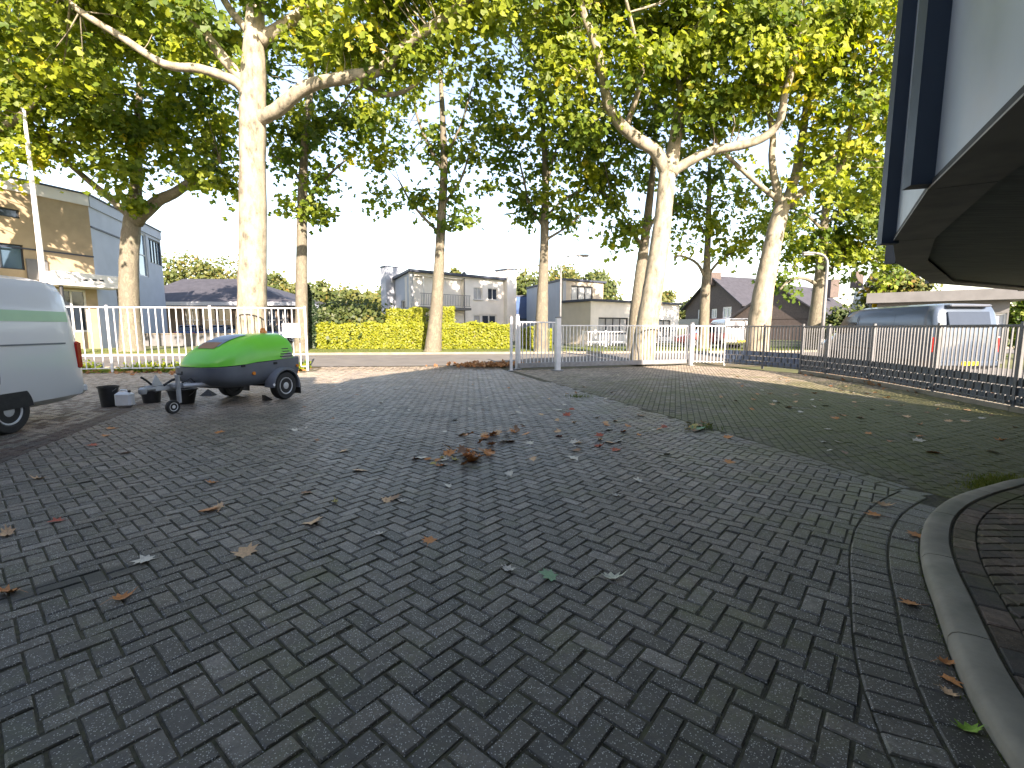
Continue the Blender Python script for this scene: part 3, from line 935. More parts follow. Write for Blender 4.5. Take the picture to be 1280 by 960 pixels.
def tree(name, label, Y, trunk, limbs, blobs, dens=7.25, per=52, spread=.92, lsize=.27, bark=None, yellow=0.35, simple=False, group=None, leafm=None, twig=True, seg=10):
    """trunk: (u, v, width px); limbs: (list of (u, v), w0, w1, Y end); blobs: (u, v, ru, rv, dY, depth radius)"""
    b0 = at(trunk[0][0], trunk[0][1], Y)
    base = Vector((b0.x, Y, zg(b0.x, Y) - .05))
    t = thing(name, base, label, 'tree', group)
    P = [at(u, v, Y) for u, v, _ in trunk]
    P[0] = base
    Rr = [pxm(w_, Y) / 2 for _, _, w_ in trunk]
    P, Rr = smooth_line(P, Rr, 5)
    P.insert(1, P[0].lerp(P[1], .35)); Rr.insert(1, Rr[0] * .98); Rr[0] *= 1.28
    q = MB(); q.tube(P, Rr, 14, wob=.035)
    q.build('trunk', bark or m_bark, t, smooth='all')
    skel = list(P[len(P) // 3:])
    for (pts, w0, w1, Y1) in limbs:
        L = px_poly(pts, Y, Y1)
        rr = [pxm(w0 + (w1 - w0) * i / (len(L) - 1), Y) / 2 for i in range(len(L))]
        L, rr = smooth_line(L, rr, 4)
        rr[0] *= 1.25
        q = MB(); q.tube(L, rr, 9, wob=.05); q.build('limb', bark or m_bark, t, smooth='all')
        skel += L[2:]
    B = []
    for (u, v, ru, rv, dY, dr) in blobs:
        if v < -55 and (u + v) % 20 < 10: continue
        c = at(u, v, Y + dY)
        B.append((tuple(c), (pxm(ru, Y + dY), dr, pxm(rv, Y + dY))))
    Pp, O, K, CC = crown_points(B, dens, per, spread)
    ctint = np.clip(rng.normal(yellow, .17, size=len(CC)), 0, 1)
    tint = np.clip(ctint[K] + rng.normal(0, .12, size=len(K)), 0, 1)
    size = lsize * rng.uniform(.6, 1.25, size=len(K))
    put('crown', leaves_mesh('crown', Pp, O, size, tint, leafm or m_leaf, simple), t, True)
    if twig:
        A = np.array([tuple(p) for p in skel])
        q = MB()
        for c in CC[rng.permutation(len(CC))[:int(len(CC) * .62)]]:
            dd = ((A - c) ** 2).sum(1)
            i = int(np.argmin(dd + rng.uniform(0, 1.0, size=len(A))))
            a = Vector(A[i]); e = Vector(c)
            L = (e - a).length
            if L < .3 or L > 5.5: continue
            mid = a.lerp(e, .5) + Vector(rng.normal(size=3)) * L * .07 - Vector((0, 0, L * .06))
            r0 = min(.05, .012 + L * .008)
            q.tube([a, mid, e], [r0, r0 * .7, .006], 4, cap=False)
        if q.v: q.build('twigs', bark or m_bark, t, smooth='all', fix=False)['kind'] = 'stuff'
    return t
G1 = 'plane trees along the near side of the street'
tree('plane_tree', 'thick pale plane tree behind the green trailer with one limb sweeping right', 17.75,
     [(312, 455, 38), (315, 380, 33), (316, 300, 31), (316, 200, 28), (316, 140, 29), (317, 90, 27), (318, 40, 21), (322, -40, 17), (326, -160, 11), (330, -280, 5)],
     [([(320, 150), (345, 138), (385, 108), (430, 97), (478, 86), (515, 50), (560, 20), (610, -30), (640, -90)], 17, 7, 15.2),
      ([(440, 96), (465, 112), (492, 118), (520, 105), (532, 88)], 7, 3, 16.4),
      ([(308, 118), (290, 100), (250, 86), (205, 80), (150, 45), (100, 14), (50, -30)], 12, 5, 15.6),
      ([(308, 105), (282, 76), (252, 36), (222, 0), (190, -60)], 14, 6, 16.6),
      ([(324, 50), (350, 35), (385, 10), (430, -30), (470, -100)], 16, 7, 18.5),
      ([(312, 40), (285, 8), (262, -40), (240, -110)], 10, 5, 19.5),
      ([(318, -20), (345, -90), (370, -170)], 10, 4, 17.0)],
     [(205, 10, 110, 50, 1.8, 1.8), (100, -20, 100, 50, 1.2, 2.0), (60, 50, 60, 40, -1.0, 1.5), (180, 55, 40, 22, .5, 1.0), (330, -60, 120, 60, 0, 3), (450, 25, 90, 45, -1, 2.2), (545, 0, 90, 50, -2, 2.2), (520, 95, 26, 26, -1.4, .7),
      (400, 50, 45, 26, 1, 1.4), (300, -140, 240, 90, 0, 4), (560, -90, 120, 70, -2, 2.5), (60, -90, 120, 80, -2, 2.5), (455, 65, 30, 22, -1.2, .8), (240, 30, 50, 30, -.5, 1.5), (505, -120, 90, 70, 1, 2)],
     dens=6.38, per=54, yellow=.62, group=G1)
tree('plane_tree', 'plane tree with a forked pale trunk leaning right behind the long gate leaf', 20.0,
     [(801, 458, 31.2), (806, 425, 27.9), (813, 380, 25.4), (821, 330, 23.8), (829, 270, 20.5), (834, 215, 18.9), (836, 208, 14.8)],
     [([(834, 218), (820, 190), (800, 176), (776, 156), (760, 130), (753, 92), (745, 58), (730, 20), (716, -30), (700, -100)], 16, 6, 18.3),
      ([(836, 218), (843, 182), (849, 140), (858, 100), (869, 65), (880, 20), (892, -40), (900, -120)], 17, 8, 20.8),
      ([(838, 216), (865, 200), (892, 188), (930, 181), (958, 170), (975, 150), (981, 118), (992, 80), (1005, 20)], 12, 6, 18.0),
      ([(782, 160), (796, 120), (803, 86), (792, 40), (780, -10)], 7, 3, 17.4),
      ([(852, 112), (842, 92), (830, 78)], 7, 4, 19.6),
      ([(752, 92), (740, 86), (722, 90)], 4, 2, 18.0)],
     [(760, 30, 90, 55, 1.2, 2.0), (870, 20, 90, 60, 2, 2.2), (815, 95, 45, 35, .6, 1.2), (800, 60, 40, 30, -2.6, .9), (925, 75, 80, 55, -1, 2.2), (900, 140, 55, 26, -.5, 1.6), (715, 95, 45, 40, -1, 1.8),
      (800, -70, 200, 80, 0, 4), (940, -20, 90, 60, -2, 2.5), (990, 60, 50, 40, -2, 1.5), (680, 20, 60, 50, -1, 2), (730, 150, 30, 20, -1, 1.0), (850, 60, 60, 30, 2, 2)],
     dens=6.67, per=52, yellow=.56, group=G1)
tree('plane_tree', 'stout plane tree with low forks at the street corner behind the slate blue strips', 21.5,
     [(945, 440, 28.9), (948, 410, 26.5), (956, 355, 22.6), (968, 295, 19.5), (978, 258, 17.2), (981, 250, 13.3)],
     [([(977, 258), (970, 232), (965, 200), (966, 170), (960, 130), (954, 90), (950, 30)], 10, 4, 21.0),
      ([(973, 250), (950, 232), (925, 210), (903, 188), (890, 165)], 7, 3, 20.2),
      ([(981, 258), (994, 222), (1000, 190), (1006, 150), (1012, 100), (1020, 40), (1025, -30)], 12, 5, 22.0),
      ([(986, 255), (1010, 235), (1036, 220), (1053, 204), (1060, 170), (1072, 130)], 10, 4, 20.2),
      ([(998, 206), (1020, 205), (1040, 196), (1056, 184)], 6, 3, 21.5)],
     [(1010, 80, 80, 60, -1, 2.5), (1060, 30, 80, 60, -2, 2.5), (1085, 120, 45, 55, -2, 2), (1050, 165, 50, 35, -1, 1.8), (955, 130, 45, 40, 0, 1.8), (1100, 195, 40, 40, -1, 1.8),
      (985, 20, 90, 50, 0, 2.5), (1040, -60, 130, 60, -1, 3), (1110, -10, 60, 60, -2, 2.5), (1020, 225, 26, 16, -1, .8), (1120, 110, 40, 60, 0, 2), (1075, 235, 36, 20, 0, 1.5), (905, 165, 25, 20, -1, 1)],
     dens=5.57, per=49, yellow=.66, group=G1)
tree('plane_tree', 'dark leaning plane tree in front of the beige office block', 24.5,
     [(166, 440, 28.1), (163, 405, 21.8), (161, 350, 20.3), (163, 300, 19.5), (167, 265, 17.2), (170, 230, 12.5), (172, 180, 10.1), (174, 120, 7.0), (176, 50, 3.9)],
     [([(170, 276), (196, 252), (216, 242), (240, 226), (256, 212), (275, 200)], 15, 6, 23.2),
      ([(163, 270), (135, 246), (104, 220), (80, 198), (60, 170)], 9, 4, 23.0),
      ([(172, 190), (195, 160), (220, 130), (235, 90)], 8, 3, 25.5),
      ([(171, 170), (140, 130), (110, 90), (90, 40)], 8, 3, 25.5)],
     [(70, 90, 90, 50, -1, 3), (160, 120, 90, 55, -1, 3), (80, 165, 75, 30, -1.5, 2.2), (225, 160, 60, 50, 0, 2.5), (262, 210, 40, 30, -1, 1.5), (150, 200, 30, 22, -2, 1.2), (170, 40, 120, 70, 0, 3.5),
      (115, 195, 30, 16, -1.5, 1.2), (20, 120, 50, 50, -1, 2), (150, 243, 18, 16, -1.5, .8), (290, 240, 12, 18, -1, .6), (285, 150, 40, 50, 0, 2)],
     dens=4.00, per=49, bark=m_barkd, yellow=0.58, lsize=.31, group='plane trees along the far side of the street')
G2 = 'plane trees along the far side of the street'
tree('plane_tree', 'slim straight plane tree by the end post of the white bar fence', 24.5,
     [(376, 441, 17), (377, 400, 15), (377, 330, 13), (378, 250, 11), (381, 180, 9), (388, 110, 7), (391, 40, 5)],
     [([(378, 260), (395, 235), (415, 215), (432, 200)], 5, 2, 23.8), ([(379, 230), (360, 205), (340, 195)], 4, 2, 25), ([(381, 190), (410, 160), (435, 120)], 5, 2, 25)],
     [(390, 110, 75, 70, 0, 2.8), (420, 180, 45, 40, 0, 2), (350, 190, 40, 45, 0, 2), (365, 245, 26, 18, 0, 1.2), (425, 235, 28, 20, -.5, 1.2), (400, 20, 90, 60, 0, 3), (450, 130, 40, 60, 0, 2), (390, 265, 14, 12, 0, .6)],
     dens=2.99, per=44, bark=m_barkd, yellow=0.42, lsize=.31, group=G2)
tree('plane_tree', 'tall slim plane tree sunlit at its foot in front of the hedge', 25.0,
     [(541, 438, 22), (543, 415, 18), (546, 380, 15), (549, 330, 12.5), (552, 270, 11), (555, 210, 9), (553, 140, 6.5), (549, 70, 4)],
     [([(550, 292), (528, 270), (512, 250), (500, 228)], 4, 2, 24.4), ([(553, 258), (575, 226), (586, 195)], 4, 2, 24.4), ([(554, 215), (535, 180), (520, 140), (515, 90)], 5, 2, 25.6), ([(554, 200), (575, 160), (590, 110)], 4, 2, 25)],
     [(545, 100, 70, 55, 0, 2.6), (510, 175, 45, 40, 0, 2), (580, 180, 45, 45, 0, 2), (488, 225, 36, 26, 0, 1.4), (600, 215, 22, 34, 0, 1.2), (555, 235, 45, 25, 0, 1.5), (540, 20, 90, 50, 0, 3), (570, 270, 28, 14, 0, .9), (520, 255, 20, 12, 0, .8), (620, 130, 30, 60, 0, 2)],
     dens=2.47, per=39, bark=m_barkd, yellow=0.47, lsize=.30, group=G2)
tree('plane_tree', 'slim plane tree with several low upswept limbs behind the short gate leaf', 25.2,
     [(676, 440, 18), (677, 410, 16), (678, 375, 14), (680, 320, 11), (681, 270, 10), (682, 220, 8), (679, 160, 6), (676, 90, 4)],
     [([(679, 282), (662, 258), (656, 230), (650, 205)], 4, 2, 24.5), ([(682, 300), (708, 284), (727, 268)], 3.5, 1.5, 24.6), ([(682, 272), (704, 250), (728, 236), (745, 215)], 4, 2, 25.8), ([(682, 240), (690, 205), (700, 170)], 4, 2, 25)],
     [(670, 100, 70, 60, 0, 2.6), (650, 180, 45, 45, 0, 2), (700, 190, 50, 45, 0, 2.2), (652, 235, 24, 20, 0, 1.2), (735, 225, 35, 30, 0, 1.5), (690, 245, 40, 18, 0, 1.5), (660, 20, 90, 50, 0, 3), (655, 272, 12, 14, 0, .6), (700, 270, 16, 10, 0, .6)],
     dens=2.99, per=44, bark=m_barkd, yellow=0.46, lsize=.31, group=G2)
tree('plane_tree', 'dark plane tree standing close behind the forked pale one', 25.6,
     [(792, 440, 19), (796, 390, 17), (801, 340, 14), (806, 300, 11), (812, 250, 9), (818, 190, 6), (820, 120, 4)],
     [([(806, 310), (792, 292), (780, 270), (765, 250)], 4, 2, 25), ([(808, 295), (820, 270), (840, 250)], 4, 2, 26)],
     [(780, 200, 60, 55, 0, 2.4), (760, 250, 40, 30, 0, 1.6), (765, 290, 20, 14, 0, .8), (830, 180, 60, 50, 1, 2.2), (850, 250, 40, 30, 1, 1.6), (800, 110, 80, 60, 0, 2.8), (795, 275, 34, 16, 0, 1.2), (735, 180, 30, 40, 0, 1.6)],
     dens=2.99, per=44, bark=m_barkd, yellow=0.42, lsize=.31, group=G2)
tree('plane_tree', 'young thin plane tree in front of the gabled dark brick house', 27.5,
     [(879, 425, 15), (880, 400, 12), (882, 360, 11), (884, 320, 8), (886, 260, 6), (887, 200, 4)],
     [([(883, 352), (872, 330), (852, 320), (843, 322)], 4, 2, 27), ([(884, 345), (900, 326), (925, 310), (940, 304)], 3.5, 2, 28), ([(885, 300), (870, 270), (860, 245)], 3, 1.5, 27)],
     [(885, 230, 55, 36, 0, 2), (870, 275, 40, 24, 0, 1.6), (915, 275, 40, 28, 0, 1.6), (850, 300, 22, 14, 0, .9), (935, 300, 20, 12, 0, .8), (900, 310, 20, 10, 0, .8), (940, 235, 40, 36, 0, 2)],
     dens=2.06, per=39, bark=m_barkd, yellow=0.58, lsize=.31, group=G2)
tree('plane_tree', 'dark trunked plane tree behind the street lamp with a low bare limb to the left', 28.0,
     [(1018, 420, 20), (1021, 390, 16), (1025, 350, 13), (1028, 310, 11), (1032, 260, 8), (1036, 200, 5)],
     [([(1024, 358), (1006, 348), (988, 350), (975, 362)], 5, 2.5, 27.2), ([(1028, 345), (1050, 325), (1075, 308)], 5, 2, 28), ([(1030, 290), (1010, 270), (990, 260)], 4, 2, 28), ([(1031, 280), (1060, 260), (1090, 250)], 4, 2, 28)],
     [(1045, 275, 70, 34, 0, 2.6), (1090, 305, 45, 26, 0, 2), (1000, 305, 34, 18, 0, 1.5), (1060, 225, 80, 40, 0, 3), (982, 352, 12, 8, 0, .5), (1115, 255, 40, 46, 0, 2.2), (975, 270, 30, 26, 0, 1.6), (1060, 318, 45, 22, 0, 1.6), (1092, 335, 40, 22, 0, 1.6), (1035, 300, 40, 24, .5, 1.6)],
     dens=4.49, per=44, bark=m_barkd, yellow=0.52, lsize=.31, group=G2)
tree('plane_tree', 'plane tree at the far left edge beyond the flagpole', 21.5,
     [(-70, 470, 40), (-68, 380, 34), (-65, 280, 28), (-60, 200, 22), (-50, 120, 14), (-40, 20, 8)],
     [([(-62, 210), (-20, 170), (20, 150), (50, 120)], 12, 5, 20.5), ([(-55, 150), (-10, 90), (30, 40)], 10, 4, 20.5)],
     [(-20, 175, 45, 40, -1, 2), (-30, 80, 90, 60, -1, 3), (20, 55, 70, 50, -1, 2.5), (-60, -20, 140, 80, 0, 3.5), (15, 190, 22, 16, -1, 1), (40, 100, 40, 30, -1.5, 1.5), (-120, 120, 90, 90, 0, 3)],
     dens=3.83, per=49, bark=m_barkd, yellow=0.62, lsize=.25, group=G1)

def bg_tree(name, label, u, vb, vt, wpx, Y, yellow=0.57, nclump=None, m=None, size=.5, group=None, cat='tree', tw=.5):
    b = at(u, vb, Y); top = at(u, vt, Y)
    z0 = zg(b.x, Y)
    base = Vector((b.x, Y, z0 - .05))
    H = top.z - z0
    Rw = pxm(wpx, Y) / 2
    t = thing(name, base, label, cat, group)
    MB().tube([base, base + Vector((0, 0, H * .45)), base + Vector((.1, 0, H * .8))], [tw * .5, tw * .35, .05], 8, wob=.05).build('trunk', m_barkd, t, smooth='all')
    B = []
    for k in range(9):
        a = random.uniform(0, 6.28); rr = Rw * random.uniform(.2, .7); hh = random.uniform(.3, .86)
        B.append(((base.x + math.cos(a) * rr, Y + math.sin(a) * rr, base.z + H * hh), (Rw * random.uniform(.35, .55), Rw * random.uniform(.35, .55), H * .17)))
    B.append(((base.x, Y, base.z + H * .84), (Rw * .45, Rw * .45, H * .16)))
    d = (nclump or 130) / sum((r[0] * r[1] * r[2]) ** (2 / 3) for _, r in B)
    Pp, O, K, CC = crown_points(B, d, 22, max(.8, Rw * .38))
    ct = np.clip(rng.normal(yellow, .16, size=len(CC)), 0, 1)
    put('crown', leaves_mesh('crown', Pp, O, size * rng.uniform(.6, 1.3, len(K)), np.clip(ct[K] + rng.normal(0, .1, len(K)), 0, 1), m or m_leafb, True), t, True)
    return t
BG = [(243, 420, 312, 62, 78, .55), (283, 420, 322, 56, 82, .7), (318, 420, 316, 50, 80, .6), (345, 425, 342, 40, 62, .5), (368, 425, 350, 40, 70, .55), (402, 425, 352, 46, 58, .5), (432, 425, 360, 50, 66, .6), (462, 425, 362, 46, 64, .5), (487, 425, 352, 30, 72, .4),
      (566, 420, 330, 24, 70, .6), (655, 420, 338, 60, 68, .5), (700, 420, 330, 66, 74, .6), (742, 420, 338, 52, 66, .4), (828, 420, 362, 30, 90, .6), (862, 420, 372, 30, 100, .4), (985, 420, 366, 44, 72, .3), (1104, 420, 334, 66, 34, .68), (1132, 420, 340, 44, 33, .62), (1054, 420, 384, 34, 33, .3)]
BL = ['rounded yellow green tree over the low dark roof beside the office block', 'golden tree top in the middle above the low dark roof', 'yellow green tree just left of the thick trunk, over the low dark roof',
      'bushy tree just right of the thick pale trunk', 'small tree between the thick trunk and the slim one', 'pale tree top beyond the hedge, next to the dark conifer', 'golden green tree top beyond the middle of the dark shrubs', 'tree beyond the dark shrubs, short of the white house',
      'thin dark tree touching the left chimney of the white house', 'narrow pale tree rising over the roof of the white house', 'tree between the white house and the flat roofed house', 'widest tree above the flat roofed house', 'dark tree right of the upper window of the flat roofed house',
      'small pointed tree over the low white house front', 'small dark tree left of the gabled dark brick house', 'thin leaved tree between the gabled brick house and the lamp', 'yellow green tree under the navy fin of the metal building', 'tree beside the white dormer near the metal overhang', 'low dark bush just right of the curved lamp post']
for (u, vb, vt, wp, Y, ye), lb in zip(BG, BL):
    bg_tree('broadleaf_tree', lb, u, vb, vt, wp, Y, ye, 150, size=.5 if Y > 50 else .3, group='trees beyond the houses')
bg_tree('broadleaf_tree', 'green leafy tree seen under the overhang at the right edge', 1275, 470, 362, 60, 24, .3, 170, size=.22, m=m_leaf)
# conifer, shrubs, hedge
def cone_tree(name, label, u, vt, wpx, Y, m=None):
    b = at(u, 440, Y); top = at(u, vt, Y); base = Vector((b.x, Y, zg(b.x, Y) - .05)); H = top.z - base.z; Rw = pxm(wpx, Y) / 2
    t = thing(name, base, label, 'tree')
    MB().tube([base, base + Vector((0, 0, H * .95))], [.12, .03], 7).build('trunk', m_barkd, t, smooth='all')
    n = 3200
    h = rng.uniform(0.02, 1, n) ; a = rng.uniform(0, 6.283, n)
    r = Rw * np.minimum(1, (1.02 - h) * 2.2) * rng.uniform(.6, 1.05, n) * (1 + .15 * np.sin(a * 5 + h * 20))
    P = np.stack([base.x + np.cos(a) * r, base.y + np.sin(a) * r, base.z + h * H], 1)
    O = np.stack([np.cos(a), np.sin(a), 0.3 + 0 * a], 1)
    put('crown', leaves_mesh('crown', P, unit(O), .16 * rng.uniform(.6, 1.3, n), np.clip(rng.normal(.35, .2, n), 0, 1), m or m_conif, True), t, True)
cone_tree('conifer', 'narrow dark conifer at the end of the hedge behind the slim tree', 389, 356, 17, 27.5)
SH = [(405, 381, 32, 29.5, .25), (436, 377, 38, 30, .3), (466, 381, 34, 29.5, .3), (448, 390, 60, 28.9, .4)]
SL = ['dark shrub behind the hedge next to the conifer', 'tallest dark shrub behind the hedge', 'dark shrub behind the hedge nearest the white house', 'broad low shrub just over the left hedge']
for (u, vt, wp, Y, ye), lb in zip(SH, SL):
    bg_tree('shrub', lb, u, 436, vt, wp * 1.4, Y, ye, 120, m_leafb, .22, 'dark shrubs behind the hedge', 'shrub', .15)
def hedge(name, label, u0, u1, v_top, Y, thick, cat='hedge', n=9000, z_lo=0.0):
    a, b = at(u0, 437, Y), at(u1, 437, Y)
    z0 = zg(a.x, Y); z1 = at((u0 + u1) / 2, v_top, Y).z
    base = Vector(((a.x + b.x) / 2, Y, z0))
    t = thing(name, base, label, cat)
    H = z1 - z0
    mb = MB(); mb.box((base.x, Y + thick / 2, z0 + H * .46), (b.x - a.x - .25, thick - .3, H * .9), bev=.12)
    mb.build('twig_core', m_barkd, t)
    x = rng.uniform(a.x, b.x, n); sel = rng.random(n)
    y = np.where(sel < .55, Y + rng.normal(0, .07, n), np.where(sel < .9, Y + rng.uniform(0, thick, n), Y + thick))
    wav = .05 * np.sin(x * 2.1) + .05 * np.sin(x * 5.3 + 1)
    z = np.where((sel >= .55) & (sel < .9), z1 + rng.normal(0, .05, n) + wav, z0 + rng.uniform(.03, H, n))
    P = np.stack([x, y + wav * (sel < .55), z], 1)
    O = np.where(((sel >= .55) & (sel < .9))[:, None], np.array([[0, -.3, 1.0]]), np.array([[0, -1.0, .25]]))
    put('foliage', leaves_mesh('foliage', P, O, .10 * rng.uniform(.6, 1.5, n), np.clip(rng.normal(.55, .2, n), 0, 1), m_hedge, True, up=.25, outw=.7, rnd=.6, light=.6), t, True)
hedge('hedge', 'long clipped yellow green hedge across the street in the gate opening', 397, 640, 406, 27, 1.1, n=22000)
hedge('shrub', 'taller yellow green clipped block behind the hedge, left of the sunlit trunk', 484, 533, 387, 28.3, 1.2, 'shrub', 6500)
hedge('shrub', 'round green bush behind the hedge under the balcony of the white house', 552, 568, 384, 29.0, 0.8, 'shrub', 2500)
hedge('hedge', 'clipped hedge across the street behind the short gate leaf', 648, 690, 412, 27.4, 1.0, n=5000)
# grass on the far verge and the planting strip
def blades(name, label, pts, h, m, n_per=1, tint=.6):
    P = np.array(pts); n = len(P)
    a = rng.uniform(0, 6.283, n); hh = h * rng.uniform(.5, 1.3, n); wd = .004 + h * .02
    s = np.stack([np.cos(a), np.sin(a), 0 * a], 1); l = rng.normal(0, .35, (n, 2))
    tip = P + np.stack([l[:, 0] * hh, l[:, 1] * hh, hh], 1)
    V = np.stack([P - s * wd, P + s * wd, tip], 1).reshape(-1, 3)
    o = put(name, fast_mesh(name, V, np.arange(n * 3).reshape(-1, 3), m, np.repeat(np.clip(rng.normal(tint, .2, n), 0, 1), 3)))
    tag(o, label, kind='stuff'); return o
pts = []
for _ in range(14000):
    x = random.uniform(-22, 20); y = y_far(x) + random.uniform(.15, 3.2); pts.append((x, y, zg(x, y) + .008))
blades('grass', 'short sunlit grass on the far verge', pts, .10, m_grass)
pts = [(random.gauss(4.86, .2), 0, 0) for _ in range(1600)]
pts = [(x, 4.50 + (x - 4.86) * .40 + abs(random.gauss(.06, .10)), 0.0) for x, _, _ in pts]
o = blades('grass_tuft', 'bright green tuft of grass growing against the rounded porch kerb', pts, .04, m_grass, tint=.8)
pass
n = 5000
x = rng.uniform(-20, -7.6, n); y = np.array([y_near(q) for q in x]) - rng.uniform(.1, 1.1, n)
P = np.stack([x, y, np.array([zg(a, b) for a, b in zip(x, y)]) + np.abs(rng.normal(.0, .12, n)) * (np.sin(x * 2.3) > -.2) + .01], 1)
o = put('ground_cover', leaves_mesh('ground_cover', P, np.tile([[0, 0, 1.0]], (n, 1)), .12 * rng.uniform(.6, 1.3, n), np.clip(rng.normal(.55, .3, n), 0, 1), m_leaf, True))
tag(o, 'low leafy ground cover between the white fence and the street', kind='stuff')

# ---------------------------------------------------------------- buildings
class Wall:
    """a straight wall from p0 to p1 with real openings; the visible side is the one facing the point `face`"""
    def __init__(s, p0, p1, z0, z1, face=(0, 0), z1b=None):
        s.p0, s.p1 = Vector((p0[0], p0[1], 0)), Vector((p1[0], p1[1], 0))
        s.d = (s.p1 - s.p0).normalized(); s.L = (s.p1 - s.p0).length
        s.n = Vector((s.d.y, -s.d.x, 0))
        if s.n.dot(Vector((face[0], face[1], 0)) - s.p0) < 0: s.n = -s.n
        s.z0, s.z1 = z0, z1
        s.holes = []
    def sz(s, u, v):
        d = ray(u, v); o = Vector((0, 0, CAMZ))
        t = (s.p0 - o).dot(s.n) / d.dot(s.n)
        q = o + d * t
        return (q - s.p0).dot(s.d), q.z
    def P(s, a, z, out=0.0): return s.p0 + s.d * a + s.n * out + Vector((0, 0, z))
    def px(s, u0, v0, u1, v1):
        um = (u0 + u1) / 2; vm = (v0 + v1) / 2
        a, b = s.sz(u0, vm)[0], s.sz(u1, vm)[0]
        t, bo = s.sz(um, v0)[1], s.sz(um, v1)[1]
        return (min(a, b), max(bo, s.z0 + .02), max(a, b), min(t, s.z1 - .05))
    def hole(s, r):
        a, b, c, d_ = r
        r = (max(a, .05), b, min(c, s.L - .05), d_)
        s.holes.append(r); return r
    def build(s, parent, m, thick=0.25, reveal=0.14, name='wall'):
        xs = sorted({0, s.L} | {h[0] for h in s.holes} | {h[2] for h in s.holes})
        zs = sorted({s.z0, s.z1} | {h[1] for h in s.holes} | {h[3] for h in s.holes})
        q = MB()
        def inside(a, z): return any(h[0] < a < h[2] and h[1] < z < h[3] for h in s.holes)
        for i in range(len(xs) - 1):
            for j in range(len(zs) - 1):
                if inside((xs[i] + xs[i + 1]) / 2, (zs[j] + zs[j + 1]) / 2): continue
                q.add([s.P(xs[i], zs[j]), s.P(xs[i + 1], zs[j]), s.P(xs[i + 1], zs[j + 1]), s.P(xs[i], zs[j + 1])], [(0, 1, 2, 3)])
        for (a, b, c, d_) in s.holes:
            ring0 = [s.P(a, b), s.P(c, b), s.P(c, d_), s.P(a, d_)]
            ring1 = [p - s.n * reveal for p in ring0]
            q.loft([ring0, ring1])
        bk = [s.P(0, s.z0, -thick), s.P(s.L, s.z0, -thick), s.P(s.L, s.z1, -thick), s.P(0, s.z1, -thick)]
        fr = [s.P(0, s.z0), s.P(s.L, s.z0), s.P(s.L, s.z1), s.P(0, s.z1)]
        q.add(bk, [(0, 1, 2, 3)]); q.loft([fr, bk])
        return q.build(name, m, parent, fix=False)
def bar3(q, a, b, n, wd, dp):
    """square bar between a and b, wd wide in the wall plane, dp deep along n"""
    d = (b - a).normalized(); t = d.cross(n).normalized()
    q.loft([[p + t * i * wd / 2 + n * j * dp / 2 for i, j in ((-1, -1), (1, -1), (1, 1), (-1, 1))] for p in (a, b)], True, True)
def window(parent, W, r, nx=1, ny=1, fm=None, gm_=None, fw=.06, name='window', sill=None, back=.10):
    a, b, c, d_ = r
    q = MB(); o = -back
    for (p0, p1) in (((a, b), (c, b)), ((a, d_), (c, d_))):
        bar3(q, W.P(p0[0], p0[1] + (fw / 2 if p0[1] == b else -fw / 2), o), W.P(p1[0], p1[1] + (fw / 2 if p0[1] == b else -fw / 2), o), W.n, fw, .06)
    for k in range(nx + 1):
        x = a + fw / 2 + (c - a - fw) * k / nx
        bar3(q, W.P(x, b + fw, o), W.P(x, d_ - fw, o), W.n, fw if k in (0, nx) else fw * .8, .06)
    for k in range(1, ny):
        z = b + (d_ - b) * k / ny
        bar3(q, W.P(a + fw, z, o + .002), W.P(c - fw, z, o + .002), W.n, fw * .8, .05)
    f = q.build(name, fm or m_fr_d, parent)
    for i in range(nx):
        for j in range(ny):
            x0, x1 = a + (c - a) * i / nx + .012, a + (c - a) * (i + 1) / nx - .012
            z0, z1 = b + (d_ - b) * j / ny + .012, b + (d_ - b) * (j + 1) / ny - .012
            g = MB(); g.add([W.P(x0, z0, o - .025), W.P(x1, z0, o - .025), W.P(x1, z1, o - .025), W.P(x0, z1, o - .025)], [(0, 1, 2, 3)])
            g.build('pane', gm_ or m_glass, f)
    if sill:
        q = MB(); mid = W.P((a + c) / 2, b - .025, .03)
        q.box(mid, (c - a + .1, .16, .05), math.atan2(W.d.y, W.d.x)); q.build('sill', sill, f)
    return f
def V2(x, y): return Vector((x, y, 0))
GZ = 0.33
def roof_slab(parent, poly, z, h=.18, over=.0, m=None, name='roof', trim=None):
    c = sum((Vector((*p[:2], 0)) for p in poly), Vector()) / len(poly)
    pl = [tuple((Vector((*p[:2], 0)) + (Vector((*p[:2], 0)) - c).normalized() * over)[:2]) for p in poly]
    return MB().prism(pl, z, z + h).build(name, m or m_trimd, parent)

# office block on the left: two visible walls
k0, k1, k2 = V2(-26.7 - .34 * 10, 24.6 - .94 * 10), V2(-25.1, 29), V2(-28.9, 39.9)
H1 = thing('office_block', (-27, 29, GZ), 'beige office block with bluish shaded side wall and ribbon windows at the left edge', 'building')
ZT = 9.3
W1 = Wall(k0, k1, GZ - .1, ZT, (0, 20))
r1 = W1.hole(W1.px(-40, 257, 24, 268)); r2 = W1.hole(W1.px(-30, 303, 30, 335)); r3 = W1.hole(W1.px(-120, 303, -60, 335)); r4 = W1.hole(W1.px(72, 362, 110, 415))
W1.build(H1, m_beige)
window(H1, W1, r1, 2, 1); window(H1, W1, r2, 2, 1, gm_=m_glassb); window(H1, W1, r3, 2, 1, gm_=m_glassb)
dr = window(H1, W1, r4, 2, 1, m_fr_w, m_glass, .1, name='entrance_door')
W2 = Wall(k1, k2, GZ - .1, ZT - .02, (0, 20))
r5 = W2.hole(W2.px(187, 306, 224, 334)); r6 = W2.hole(W2.px(173, 292, 184, 345))
W2.build(H1, m_bluew)
